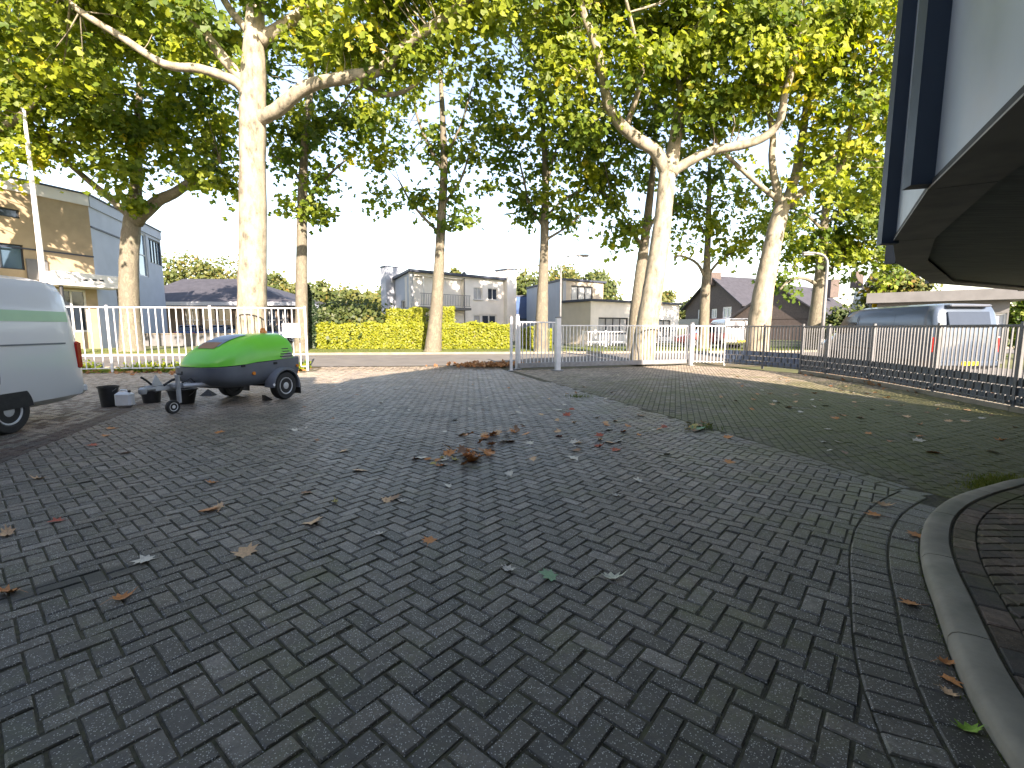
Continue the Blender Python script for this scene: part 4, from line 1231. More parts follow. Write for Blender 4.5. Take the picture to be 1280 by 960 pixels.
window(H1, W2, r5, 4, 1, gm_=m_glassb, fw=.09); window(H1, W2, r6, 1, 2, m_fr_w, m_glassb, .09)
def ledge(W, u0, v0, u1, v1, h, out, m, name, parent):
    (a, z), (b, _) = W.sz(u0, v0), W.sz(u1, v1)
    q = MB(); bar3(q, W.P(max(a, 0), z, out / 2), W.P(min(b, W.L), z, out / 2), W.n, h, out); return q.build(name, m, parent)
ledge(W1, -200, 283, 130, 283, .08, .05, m_trimd, 'string_course', H1); 
a, z = W1.sz(100, 281); q = MB(); bar3(q, W1.P(0.02, z - .02, .03), W1.P(W1.L - .02, z - .02, .03), W1.n, .06, .05)
q = MB(); bar3(q, W2.P(0, z, .03), W2.P(4.2, z, .03), W2.n, .09, .06); q.build('string_course', m_trimd, H1)
for W in (W1, W2):
    q = MB(); bar3(q, W.P(0.0, ZT - .28, .04), W.P(W.L, ZT - .28, .04), W.n, .62, .10); q.build('parapet', m_render if W is W1 else m_bluew, H1)
    q = MB(); bar3(q, W.P(-.05, ZT + .08, 0.02), W.P(W.L + .05, ZT + .08, 0.02), W.n, .08, .3); q.build('coping', m_trimd, H1)
MB().prism([tuple(p[:2]) for p in (k0 + V2(-.3, .1), k1 + V2(-.3, 0), k2 + V2(-.3, -.1), k2 + V2(-14, -4), k0 + V2(-14, 4))], ZT - .4, ZT - .1).build('roof', m_trimd, H1)
a, z = W1.sz(95, 352); 
q = MB(); q.box(W1.P(a, z, .75), (3.4, 1.5, .75), math.atan2(W1.d.y, W1.d.x), bev=.03); aw = q.build('entrance_canopy', m_signw, H1)
for k in (-.35, .1, .45):
    MB().box(W1.P(a + k, z + .05 * (k > 0), 1.508), (.22, .02, .10), math.atan2(W1.d.y, W1.d.x)).build('letter', m_fr_d, aw)
for k in (-1.4, 1.4): MB().cyl(W1.P(a + k, z / 2, 1.3), (0, 0, 1), .09, z - .7, 10).build('canopy_post', m_fr_d, H1, smooth=True)
a2, z2 = W1.sz(46, 335); q = MB(); q.box(W1.P(a2, z2 - .1, .06), (.9, .1, 1.1), math.atan2(W1.d.y, W1.d.x), bev=.01); q.build('wall_cabinet', m_grwall, H1)
# flagpole
fp = at(60, 400, 20.5); fp = Vector((fp.x, 20.5, zg(fp.x, 20.5)))
t = thing('flagpole', fp, 'tall tapered white flagpole in front of the beige office wall', 'flagpole')
tp = at(33, 138, 20.5)
MB().tube([fp, Vector((fp.x, 20.5, tp.z))], [.14, .06], 12).build('pole', m_signw, t, smooth=True)
MB().lathe(Vector((fp.x, 20.5, tp.z + .06)), (0, 0, 1), [(.02, -.08), (.09, -.03), (.09, .03), (.02, .08)], 10).build('finial', m_galv, t, smooth=True)
MB().box(fp + Vector((0, 0, .08)), (.5, .5, .16), bev=.03).build('base', m_kerb, t)

# low building with a dark hipped roof and a grey wall with parked cars
H2 = thing('pavilion', (-27, 48, GZ), 'low brown building with dark hipped roof and pale fascia behind the trailer', 'building')
e0, e1 = at(150, 377, 45), at(366, 380, 45)
ez = e0.z
f0, f1 = V2(e0.x + .9, 45.9), V2(e1.x - .9, 45.9)
W = Wall(f0, f1, GZ - .1, ez - .35, (0, 0))
hs = [W.hole(W.px(u, 386, u + 17, 414)) for u in (232, 252, 272, 328, 347)]
W.build(H2, m_brown)
for h in hs: window(H2, W, h, 2, 2, m_fr_w)
MB().prism([tuple(p[:2]) for p in (f1, f1 + V2(0, 10), f0 + V2(0, 10), f0, f0 + V2(0, .3), f1 + V2(0, .3))], GZ, ez - .36).build('wall', m_brown, H2)
rz = at(270, 348, 50.5).z
r0, r1_ = V2(e0.x, 45), V2(e1.x, 45)
rv = [(r0.x, 45, ez), (r1_.x, 45, ez), (r1_.x, 57, ez), (r0.x, 57, ez), (r0.x + 2, 51, rz), (at(303, 348, 51).x, 51, rz)]
q = MB(); q.add(rv, [(0, 1, 5, 4), (1, 2, 5), (2, 3, 4, 5), (3, 0, 4)]); q.build('roof', m_roofd, H2)
MB().prism([(r0.x, 45), (r1_.x, 45), (r1_.x, 57), (r0.x, 57)], ez - .36, ez - .005).build('fascia', m_bluew, H2)
gw = at(160, 418, 33); gw1 = at(312, 416, 33)
o = MB().prism([(gw.x, 33), (gw1.x, 33), (gw1.x, 33.25), (gw.x, 33.25)], 0, gw.z).build('garden_wall', m_grwall, None, loc=(gw.x, 33, 0))
tag(o, 'low grey block wall across the street behind the thick trunk', 'wall')
MB().prism([(gw.x - .02, 32.95), (gw1.x + .02, 32.95), (gw1.x + .02, 33.3), (gw.x - .02, 33.3)], gw.z + .003, gw.z + .07).build('coping', m_kerb, o)

# white house with balcony
def wbox(parent, poly, z0, z1, m, name='wall'): return MB().prism([tuple(p[:2]) for p in poly], z0, z1).build(name, m, parent)
H3 = thing('white_house', (-4.5, 42, GZ), 'two storey white rendered house with a balcony and flat roof beyond the hedge', 'house')
A, B = V2(-8.05, 38), V2(-.76, 44.8)
fd = (B - A).normalized(); fn = V2(fd.y, -fd.x)
zA = 5.95
W = Wall(A, B, GZ - .2, zA, (0, 0))
hb = W.hole(W.px(519, 347, 579, 384))
w1 = W.hole(W.px(592, 359.5, 603, 374.5)); w2 = W.hole(W.px(610, 360.5, 622, 375)); gdr = W.hole(W.px(592, 393, 621, 424)); d2 = W.hole(W.px(520, 392, 545, 424))
W.build(H3, m_render, reveal=.14)
window(H3, W, w1, 2, 1, m_fr_w, m_glassw, sill=m_fr_w); window(H3, W, w2, 2, 1, m_fr_w, m_glass, sill=m_fr_w)
window(H3, W, d2, 3, 1, m_fr_w, m_glass, .1)
g_ = window(H3, W, (gdr[0], gdr[1], gdr[0] + (gdr[2] - gdr[0]) * .34, gdr[3]), 1, 1, m_fr_w, m_glassw, .12, 'garage_door'); window(H3, W, (gdr[0] + (gdr[2] - gdr[0]) * .345, gdr[1], gdr[2], gdr[3]), 2, 1, m_fr_w, m_glass, .12, 'garage_door')
# balcony recess: back wall with a window and glazed door
dep = 1.5
Wb = Wall(W.P(hb[0] + .01, 0, -dep), W.P(hb[2] - .01, 0, -dep), hb[1], hb[3], (0, 0))
L = Wb.L
q1 = Wb.hole((L * .12, hb[1] + .15, L * .40, hb[3] - .35)); q2 = Wb.hole((L * .52, hb[1] + .05, L * .66, hb[3] - .35))
Wb.build(H3, m_render, .1, .06)
window(H3, Wb, q1, 2, 1, m_fr_w, m_glassw, back=.03); window(H3, Wb, q2, 1, 1, m_fr_d, m_glass, back=.03)
for e in (hb[0], hb[2]):
    q = MB(); q.add([W.P(e, hb[1], -.14), W.P(e, hb[3], -.14), W.P(e, hb[3], -dep), W.P(e, hb[1], -dep)], [(0, 1, 2, 3)]); q.build('wall', m_render, H3, fix=False)
for z in (hb[1], hb[3]):
    q = MB(); q.add([W.P(hb[0], z, -.14), W.P(hb[2], z, -.14), W.P(hb[2], z, -dep), W.P(hb[0], z, -dep)], [(0, 1, 2, 3)]); q.build('balcony_floor', m_render, H3, fix=False)
q = MB(); q.box(W.P((hb[0] + hb[2]) / 2, hb[1] - .12, .45), (hb[2] - hb[0] + .3, .96, .2), math.atan2(fd.y, fd.x)); bs = q.build('balcony_slab', m_grwall, H3)
q = MB(); bar3(q, W.P(hb[0] - .1, hb[1] + 1.0, .88), W.P(hb[2] + .1, hb[1] + 1.0, .88), W.n, .05, .05); bar3(q, W.P(hb[0] - .1, hb[1] + .1, .88), W.P(hb[2] + .1, hb[1] + .1, .88), W.n, .04, .04)
ra = q.build('balcony_railing', m_galv, H3)
q = MB(); q.box((0, 0, .47), (.03, .03, .86)); tmp = q.build('baluster', m_galv); me = tmp.data; bpy.data.objects.remove(tmp)
nb = int((hb[2] - hb[0]) / .16)
for k in range(nb + 1):
    o = put('baluster', me, ra); o.location = W.P(hb[0] + (hb[2] - hb[0]) * k / nb, hb[1] + .05, .88) - Vector((-4.5, 42, GZ)); o.rotation_euler.z = math.atan2(fd.y, fd.x)
for (u0, u1) in ((535, 540), (578.5, 581.5)):
    a, _ = W.sz(u0, 360)
q = MB(); q.tube([W.P(W.sz(580, 365)[0], GZ, .06), W.P(W.sz(580, 365)[0], zA - .1, .06)], .05, 8); q.build('drainpipe', m_galv, H3, smooth=True)
q = MB(); bar3(q, W.P(W.sz(525, 350)[0], hb[1], .5), W.P(W.sz(525, 350)[0], hb[3] - .1, .5), W.n, .09, .09); q.build('balcony_post', m_fr_w, H3)
C_ = A + V2(-.4, .92) * 7.4
Wl = Wall(A, C_, GZ - .2, zA - .01, (-20, 20)); h_ = Wl.hole((2.2, 2.6, 4.0, 3.9)); h2 = Wl.hole((2.2, .9, 4.0, 2.0)); Wl.build(H3, m_bluew); window(H3, Wl, h_, 2, 1, m_fr_w); window(H3, Wl, h2, 2, 1, m_fr_w)
wbox(H3, (B + fd * -.01, C_ + fd * (B - A).length, C_, C_ + fd * .3, B + fd * -.3 - fn * .35 + V2(0, .3)), GZ, zA - .05, m_render)
q = MB(); q.prism([tuple(p[:2]) for p in (A + fn * .35 - fd * .3, B + fn * .35, C_ + fd * (B - A).length, C_ - fd * .3)], zA + .004, zA + .2); q.build('roof', m_trimd, H3)
ct = at(638, 337, 44.6).z
c0 = B + fd * .02
q = MB(); q.prism([tuple(p[:2]) for p in (c0 + fn * .45, c0 + fd * 1.15 + fn * .45, c0 + fd * 1.15 - fn * 1.2, c0 - fn * 1.2)], GZ - .2, ct); ch = q.build('chimney', m_render, H3)
q = MB(); q.prism([tuple(p[:2]) for p in (c0 + fn * .52 - fd * .07, c0 + fd * 1.22 + fn * .52, c0 + fd * 1.22 - fn * 1.27, c0 - fn * 1.27 - fd * .07)], ct + .003, ct + .1); q.build('chimney_cap', m_trimd, ch)
c1 = C_ + V2(.15, -.6); ct2 = at(500, 333, 43.5).z
q = MB(); q.prism([tuple(p[:2]) for p in (c1 - fd * .8, c1 + fd * .5, c1 + fd * .5 - fn * 1.0, c1 - fd * .8 - fn * 1.0)], GZ - .2, ct2); ch = q.build('chimney', m_bluew, H3)
q = MB(); q.prism([tuple(p[:2]) for p in (c1 - fd * .87, c1 + fd * .57, c1 + fd * .57 - fn * 1.07, c1 - fd * .87 - fn * 1.07)], ct2 + .003, ct2 + .1); q.build('chimney_cap', m_trimd, ch)
MB().lathe(W.P(W.sz(577, 350)[0], zA + .18, .36), W.n, [(.02, -.03), (.2, -.03), (.2, .03), (.02, .03)], 14).build('wall_lamp', m_trimd, H3)

# flat roofed house with a side wall painted in bluish shade and a low white front
H4 = thing('flat_roofed_house', (6, 40, GZ), 'flat roofed house with bluish shaded side wall and low white front behind the gate', 'house')
d4 = V2(.82, .58).normalized(); n4 = V2(d4.y, -d4.x)
U0 = V2(4.16, 39); zU = 5.4
U1 = U0 + d4 * 4.6; U2 = U0 + V2(-.3, .95) * 9
Wu = Wall(U0, U1, GZ - .2, zU, (0, 0))
hw_ = Wu.hole(Wu.px(714, 357.5, 741, 378)); hx = Wu.hole(Wu.px(712, 396, 718, 428))
Wu.build(H4, m_cream)
window(H4, Wu, hw_, 3, 1, m_fr_d, m_glassw, .1); window(H4, Wu, hx, 1, 1, m_fr_d, m_glass, .08, 'door')
Wl = Wall(U0, U2, GZ - .2, zU - .01, (-20, 30)); Wl.build(H4, m_bluew)
wbox(H4, (U1, U2 + d4 * 4.6, U2 + d4 * .02, U2 + d4 * .3 - V2(0, .3), U1 - d4 * .3 + V2(-.1, .3)), GZ, zU - .02, m_cream)
wbox(H4, (U0 + n4 * .15 - d4 * .1, U1 + n4 * .15 + d4 * .25, U2 + d4 * 4.7, U2 - d4 * .1), zU + .004, zU + .16, m_trimd, 'roof')
X0 = V2(5.9, 35.8); X1 = V2(14.7, 42.0); zX = 3.55
Wx = Wall(X0, X1, GZ - .2, zX, (0, 0))
ha = Wx.hole(Wx.px(748, 397, 785, 418)); hc = Wx.hole(Wx.px(814, 400, 838, 421))
Wx.build(H4, m_render)
window(H4, Wx, ha, 4, 1, m_fr_d, m_glassw, .09); window(H4, Wx, hc, 3, 2, m_fr_d, m_glassw, .09)
xb = -n4 * 2.2
Wr = Wall(X0, X0 - n4 * 3.2, GZ - .2, zX - .01, (0, 30)); Wr.build(H4, m_cream)
X2 = X1 - n4 * 3.2
Wr2 = Wall(X1, X2, GZ - .2, zX - .01, (30, 30)); Wr2.build(H4, m_render)
wbox(H4, (X0 + n4 * .2 - d4 * .2, X1 + n4 * .2 + d4 * .2, X1 - n4 * 5, X0 - n4 * 3.3 - d4 * .2), zX + .004, zX + .17, m_trimd, 'roof')
# blue garage between the houses
g0, g1 = at(643, 381, 49), at(660, 381, 49)
H = thing('garage', (g0.x, 49, GZ), 'small dark blue garage wall between the white house and the flat roofed house', 'garage')
gt_ = at(650, 371, 49).z
Wg = Wall(V2(g0.x - .5, 49), V2(g1.x + .8, 49), GZ, gt_, (0, 0)); hg = Wg.hole((.4, GZ + .1, Wg.L - .4, 2.5)); Wg.build(H, m_blue); window(H, Wg, hg, 1, 1, m_fr_d, m_bluew, .1, 'garage_door')
wbox(H, (V2(g0.x - .6, 49), V2(g1.x + .9, 49), V2(g1.x + .9, 53), V2(g0.x - .6, 53)), gt_ + .005, gt_ + .15, m_trimd, 'roof')
# low white garden fence before the flat roofed house
pts_ = [at(u, 430, 31.5) for u in (728, 757, 790)]
fence('garden_fence', 'low white picket fence in front of the flat roofed house', [(p.x, p.y) for p in pts_], 1.0 + GZ, .2, m_signw, GZ + .06, rails=(GZ + .3,), post_w=.09)
pts_ = [at(u, 430, 32.5) for u in (800, 822, 846)]
fence('garden_fence', 'low dark garden fence beside the forked trunk', [(p.x, p.y) for p in pts_], 1.05 + GZ, .22, m_fr_d, GZ + .06, rails=(GZ + .3,), post_w=.1)
# gabled dark brick house
H5 = thing('gabled_house', (29, 60, GZ), 'dark brick house with steep gabled roof, white windows and a balcony', 'house')
D0, D1, D2 = V2(26.2, 72), V2(28.9, 60), V2(37.3, 63.7)
ze = 4.5; za = 8.5
Wg = Wall(D0, D1, GZ - .2, ze, (0, 40)); Wf = Wall(D1, D2, GZ - .2, ze - .01, (30, 0))
def addwin(H, W, lst, fm=m_fr_w, gm_=m_glassb, nx=2, ny=1):
    hs = [W.hole(W.px(*r)) for r in lst]
    return hs
hs = addwin(H5, Wg, [(872, 387, 879, 404), (889, 386, 896, 398), (903, 383.5, 914, 398), (868, 412, 880, 424), (900, 412, 914, 424)])
Wg.build(H5, m_dbrick)
for h in hs: window(H5, Wg, h, 2, 1, m_fr_w, m_glassb, .22)
hs = addwin(H5, Wf, [(931, 385, 938, 395), (945, 385, 952, 395), (966, 387, 974, 400), (930, 405, 942, 424), (960, 406, 974, 424)])
Wf.build(H5, m_dbrick)
for h in hs: window(H5, Wf, h, 2, 1, m_fr_w, m_glass, .2)
am = (D0 + D1) / 2; rd = (D2 - D1).normalized(); rl = (D2 - D1).length
q = MB(); q.add([Vector((D0.x, D0.y, ze)), Vector((D1.x, D1.y, ze)), Vector((am.x, am.y, za - .1))], [(0, 1, 2)]); q.build('gable', m_dbrick, H5)
q = MB()
gdn = (D1 - D0).normalized()
ov = .5
l0 = Vector((*(D1 + gdn * ov)[:2], ze - .25)); l1 = Vector((*(D1 + gdn * ov + rd * (rl + .5))[:2], ze - .25)); t0 = Vector((am.x, am.y, za)); t1 = t0 + Vector((*(rd * (rl + .5))[:2], 0)); m0 = Vector((*(D0 - gdn * ov)[:2], ze - .25)); m1 = m0 + Vector((*(rd * (rl + .5))[:2], 0))
out_ = Vector((*(-rd * .5)[:2], 0))
l0 += out_; t0 += out_; m0 += out_
up = Vector((0, 0, .16))
for (a_, b_, c_, e_) in ((l0, l1, t1, t0), (m0, m1, t1, t0)):
    q.loft([[a_, b_, c_, e_], [a_ + up, b_ + up, c_ + up, e_ + up]], True, True)
q.build('roof', m_roofd, H5)
for (u, v, w_) in ((893, 341, 1.3), (953.5, 346, 1.2)):
    p = at(u, v, 66 if u < 900 else 67)
    MB().box((p.x, p.y, (p.z + za - 1.2) / 2), (w_, w_, p.z - za + 1.2)).build('chimney', m_dbrick, H5)
p, z = Wg.sz(897, 398); a2, _ = Wg.sz(924, 398)
q = MB(); q.box(Wg.P((p + Wg.L) / 2, 1.95, .6), (Wg.L - p, 1.2, .2), math.atan2(Wg.d.y, Wg.d.x)); q.box(Wg.P((p + Wg.L) / 2, 2.40, 1.16), (Wg.L - p, .08, .75), math.atan2(Wg.d.y, Wg.d.x)); q.build('balcony', m_signw, H5)
q = MB(); q.box(Wg.P(Wg.L - 3.2, 2.48, 1.22), (5.4, .03, .55), math.atan2(Wg.d.y, Wg.d.x)); q.build('balcony_screen', mat('faded_red', (.42, .12, .09), .7), H5)
p, z = Wg.sz(868, 398)
q = MB(); q.box(Wg.P(p, 2.45, .7), (5.5, .08, .8), math.atan2(Wg.d.y, Wg.d.x)); q.box(Wg.P(p, 1.95, .35), (5.5, .8, .18), math.atan2(Wg.d.y, Wg.d.x)); q.build('balcony', m_galv, H5)
wbox(H5, (D1 + rd * .3, D2, D2 + (D0 - D1), D0 + rd * .3), GZ, ze - .3, m_dbrick)
q = MB(); q.box(Wf.P(Wf.sz(965, 399)[0] + .6, 2.75, .7), (3.4, 1.3, .14), math.atan2(Wf.d.y, Wf.d.x)); q.box(Wf.P(Wf.sz(965, 399)[0] + .6, 3.2, 1.32), (3.4, .06, .8), math.atan2(Wf.d.y, Wf.d.x)); q.build('sign_balcony', m_orsign, H5)
# dark roofs farther right
def gable_house(name, label, uL, uR, v_eave, v_ridge, Y, wall, roofm, dep=9, skew=0.0, chim=None, wins=(), cat='house'):
    a, b = at(uL, v_eave, Y), at(uR, v_eave, Y + skew)
    H = thing(name, ((a.x + b.x) / 2, Y, GZ), label, cat)
    ze_ = a.z
    W = Wall(V2(a.x, Y), V2(b.x, Y + skew), GZ - .2, ze_, (0, 0))
    hs = [W.hole(W.px(*r)) for r in wins]
    W.build(H, wall)
    for h in hs: window(H, W, h, 2, 1, m_fr_w, m_glass, .15)
    d = W.d; n_ = -W.n
    zr = at((uL + uR) / 2, v_ridge, Y + dep / 2).z
    c = [W.P(0, 0), W.P(W.L, 0), W.P(W.L, 0) + n_ * dep, W.P(0, 0) + n_ * dep]
    wbox(H, (c[1], c[2], c[3], c[0] + n_ * .3, c[1] + n_ * .3), GZ, ze_ - .05, wall)
    o = .4
    f0_, f1_ = W.P(-o, ze_ - .1, .3), W.P(W.L + o, ze_ - .1, .3)
    k0_, k1_ = f0_ + n_ * (dep + .6), f1_ + n_ * (dep + .6)
    t0_, t1_ = W.P(-o, zr, -dep / 2), W.P(W.L + o, zr, -dep / 2)
    q = MB(); u_ = Vector((0, 0, .14))
    for qd in ((f0_, f1_, t1_, t0_), (k0_, k1_, t1_, t0_)): q.loft([list(qd), [p + u_ for p in qd]], True, True)
    q.build('roof', roofm, H)
    for e in (0, W.L):
        q = MB(); q.add([W.P(e, ze_), W.P(e, ze_) + n_ * dep, W.P(e, zr - .05, -dep / 2)], [(0, 1, 2)]); q.build('gable', wall, H)
    if chim:
        p = at(chim[0], chim[1], Y + dep / 2)
        MB().box((p.x, p.y, p.z - .9), (.9, .9, 1.9)).build('chimney', m_dbrick, H)
    return H
gable_house('dark_roofed_house', 'house with a big dark roof just right of the curved lamp post', 1034, 1078, 398, 358, 46, m_dbrick, m_roofd, 10, 4, (1041, 350), [(1040, 402, 1050, 415)])
gable_house('dark_roofed_house', 'steep dark roof above the pale gable, below the navy fin', 1066, 1112, 388, 345, 52, m_cream, m_roofd, 8, -3, (1072, 340))
H = gable_house('pale_gabled_house', 'pale house with small gable and white dormer above the van roof', 1072, 1124, 388, 366, 36, m_cream, m_cream, 6, -1.5, None, [(1106, 392, 1118, 402)])
dp = at(1114, 370, 35)
MB().box((dp.x, 36.6, dp.z), (1.6, 2.2, 1.3)).build('dormer', m_signw, H); MB().box((dp.x, 35.46, dp.z + .05), (1.1, .06, .8)).build('dormer_window', m_glass, H)
# low flat roofed white building across the side street
l0_, l1_ = at(1096, 386, 23.5), at(1262, 386, 20.5)
H7 = thing('flat_garage', (l0_.x, 23, GZ), 'long low pale grey garage with a thick flat roof behind the van', 'garage')
Wk = Wall(l0_, l1_, 0, 2.75, (0, 0)); hk = [Wk.hole((a_, .1, a_ + 2.3, 2.2)) for a_ in (1.0, 4.0)]; Wk.build(H7, m_grwall)
for h in hk:
    f = window(H7, Wk, h, 1, 4, m_fr_w, m_bluew, .08, 'garage_door')
zz = at(1170, 364, 22).z
k_ = -Wk.n
wbox(H7, (l1_, l1_ + k_ * 6, l0_ + k_ * 6, l0_ + k_ * .3, l1_ + k_ * .3), 0, 2.74, m_grwall)
wbox(H7, (l0_ + Wk.n * .5 - Wk.d * .4, l1_ + Wk.n * .5 + Wk.d * .6, l1_ + k_ * 6.4, l0_ + k_ * 6.4 - Wk.d * .4), 2.755, zz, m_grwall, 'roof')

# street lamps
def lamp(name, label, p, top, arm, side, col_, r=.06):
    t = thing(name, p, label, 'street lamp')
    h = top - p.z
    pts_ = [p, p + Vector((0, 0, h * .5)), p + Vector((0, 0, h - .5))]
    rad = [r, r * .85, r * .7]
    for k in range(1, 6):
        a = k / 5 * math.pi / 2
        pts_.append(p + Vector((side * .5 * (1 - math.cos(a)), 0, h - .5 + .5 * math.sin(a)))); rad.append(r * .65)
    pts_.append(p + Vector((side * (.5 + arm), 0, h + .02))); rad.append(r * .6)
    MB().tube(pts_, rad, 10).build('pole', col_, t, smooth='all')
    e = pts_[-1]
    MB().box(e + Vector((side * .3, 0, 0)), (.62, .22, .12), bev=.05).build('lamp_head', col_, t)
    MB().box(e + Vector((side * .32, 0, -.075)), (.45, .16, .03), bev=.01).build('lens', m_signw, t)
    MB().tube([p, p + Vector((0, 0, 1.0))], [r * 1.5, r * 1.45], 10).build('base_sleeve', col_, t, smooth=True)
p = at(700, 436, 25.4); p = Vector((p.x, 25.4, zg(p.x, 25.4)))
lamp('street_lamp', 'slim grey street lamp with arm to the right before the bluish shaded side wall', p, at(702, 320, 25.4).z, .35, 1, m_galv)
p = at(1026, 440, 22.5); p = Vector((p.x, 22.5, zg(p.x, 22.5)))
lamp('street_lamp', 'curved pale street lamp at the corner, bending left before a dark trunk', p, at(1030, 317, 22.5).z, .12, -1, m_galv, .09)
# yellow sign
p = at(1097, 383, 24); t = thing('road_sign', (p.x, 24, zg(p.x, 24)), 'yellow sign board with a teal arch emblem showing above the van roof', 'sign')
MB().tube([(p.x, 24, 0), (p.x, 24, p.z - .3)], .04, 8).build('pole', m_galv, t)
MB().box((p.x, 23.95, p.z), (.62, .05, .8), bev=.04).build('board', m_yellow, t)
q = MB(); q.box((p.x + .03, 23.915, p.z - .1), (.26, .02, .38)); q.cyl((p.x + .03, 23.915, p.z + .09), (0, 1, 0), .13, .02, 14); q.build('emblem', m_teal, t)

# ---------------------------------------------------------------- wheels, vehicles
def wheel(parent, c, axis, r, wd, rim=m_rim, spokes=5, name='wheel'):
    """tyre with rim as its child, around the local axis"""
    c, axis = Vector(c), Vector(axis).normalized()
    ty = MB(); ty.lathe(c, axis, [(r * .62, -wd * .42), (r * .68, -wd * .5), (r * .93, -wd * .5), (r * .985, -wd * .38), (r, -wd * .2), (r, wd * .2), (r * .985, wd * .38), (r * .93, wd * .5), (r * .68, wd * .5), (r * .62, wd * .42)], 32)
    w_ = ty.build(name, m_black, parent, smooth=True, local=True)
    rm = MB(); rm.lathe(c, axis, [(r * .63, -wd * .4), (r * .63, wd * .40), (r * .61, wd * .47), (r * .56, wd * .46), (r * .50, wd * .36), (r * .30, wd * .37), (r * .24, wd * .43), (r * .12, wd * .45), (.001, wd * .45)], 28)
    o = rm.build('rim', rim, w_, smooth=True, local=True)
    a, b = basis(axis)
    for k in range(spokes):
        th = 2 * math.pi * k / spokes
        MB().cyl(c + (a * math.cos(th) + b * math.sin(th)) * r * .41 + axis * wd * .365, axis, r * .055, wd * .04, 10).build('rim_hole', m_black, w_, local=True)
    return w_
def superring(x, w, z0, z1, n=28, p=3.2, zshift=0.0, topn=None):
    """closed ring in the y-z plane at x"""
    out = []
    cz, hz = (z0 + z1) / 2, (z1 - z0) / 2
    for k in range(n):
        th = 2 * math.pi * k / n
        c, s_ = math.cos(th), math.sin(th)
        e = 2 / p
        out.append(Vector((x, w * math.copysign(abs(c) ** e, c), cz + hz * math.copysign(abs(s_) ** e, s_))))
    return out

# green compressor trailer. local +x = forward (drawbar end)
TR = thing('compressor_trailer', (-5.72, 10.5, 0), 'bright green and dark grey compressor trailer resting on its jockey wheel', 'trailer', rz=math.atan2(-.954, -.30))
seam = lambda x: .885 - .035 * (x + .5) - (.02 if x > .8 else 0)
st = [(-.42, .655, 1.425), (-.40, .66, 1.438), (-.30, .66, 1.435), (0, .67, 1.435), (.3, .67, 1.425), (.6, .66, 1.38), (.85, .64, 1.31), (1.05, .61, 1.225), (1.22, .56, 1.12), (1.36, .48, 1.01), (1.44, .38, .91), (1.47, .22, .855)]
q = MB(); rings = []
for (x, w_, zt) in st:
    zs = seam(x); ring = []
    hh = zt - zs
    for k in range(25):
        th = math.pi * k / 24
        c, s_ = math.cos(th), math.sin(th)
        e = 2 / 3.4
        taper = 1 - .16 * (abs(s_) ** 1.5)
        ring.append(Vector((x, w_ * taper * math.copysign(abs(c) ** e, c), zs + hh * abs(s_) ** e)))
    rings.append(ring)
q.loft(rings, True, True); hood = q.build('hood', m_green, TR, smooth=True, local=True)
q = MB(); rings = []
sb_ = [(-.62, .62, .46, .86), (-.58, .67, .38, .885), (-.3, .70, .36, .882), (.2, .70, .34, None), (.7, .69, .33, None), (1.0, .67, .35, None), (1.2, .64, .38, None), (1.36, .58, .43, None), (1.45, .50, .50, None), (1.50, .37, .60, None)]
for (x, w_, zb, zt) in sb_:
    zt = (seam(x) - .012) if zt is None else zt
    ring = []
    for k in range(25):
        th = math.pi + math.pi * k / 24
        c, s_ = math.cos(th), math.sin(th)
        e = 2 / 4.0
        ring.append(Vector((x, w_ * math.copysign(abs(c) ** e, c), zt - (zt - zb) * abs(s_) ** e)))
    rings.append(ring)
q.loft(rings, True, True); lower = q.build('lower_body', m_tgrey, TR, smooth=True, local=True)
q = MB()
rings = []
for (x, w_, zt) in st: rings.append([Vector((x, s_ * (w_ + .012), seam(x) + dz)) for s_, dz in ((1, -.014), (1, .004), (-1, .004), (-1, -.014))])
q.loft(rings, True, True); q.build('seam_gasket', m_black, TR, local=True)
# grey vent panel at the rear of each flank, with slats
for sy in (1, -1):
    q = MB(); rows = []
    for i, x in enumerate(lin(-.39, .12, 10)):
        zt = 1.17 if x < -.15 else .93 + .24 * math.sqrt(max(0, 1 - ((x + .15) / .27) ** 2))
        zt = max(zt, seam(x) + .03)
        row = []
        for z in lin(seam(x) + .015, zt, 5):
            s_ = ((z - seam(x)) / (1.42 - seam(x)))
            ww = .655 * (1 - .16 * s_ ** 1.6) * max(.4, (1 - s_ ** 3.4)) ** (1 / 3.4) + .012
            row.append(Vector((x, sy * ww, z)))
        rows.append(row)
    q.loft(rows, closed=False)
    vp = q.build('vent_panel', mat('vent_grey', (.34, .335, .31), .6, .1), TR, smooth='all', local=True, fix=False)
    for k in range(4):
        z = .93 + k * .055
        MB().box((-.20, sy * (.672 - .010 * k), z), (.34 - .05 * k, .012, .02)).build('slat', m_fr_d, vp, local=True)
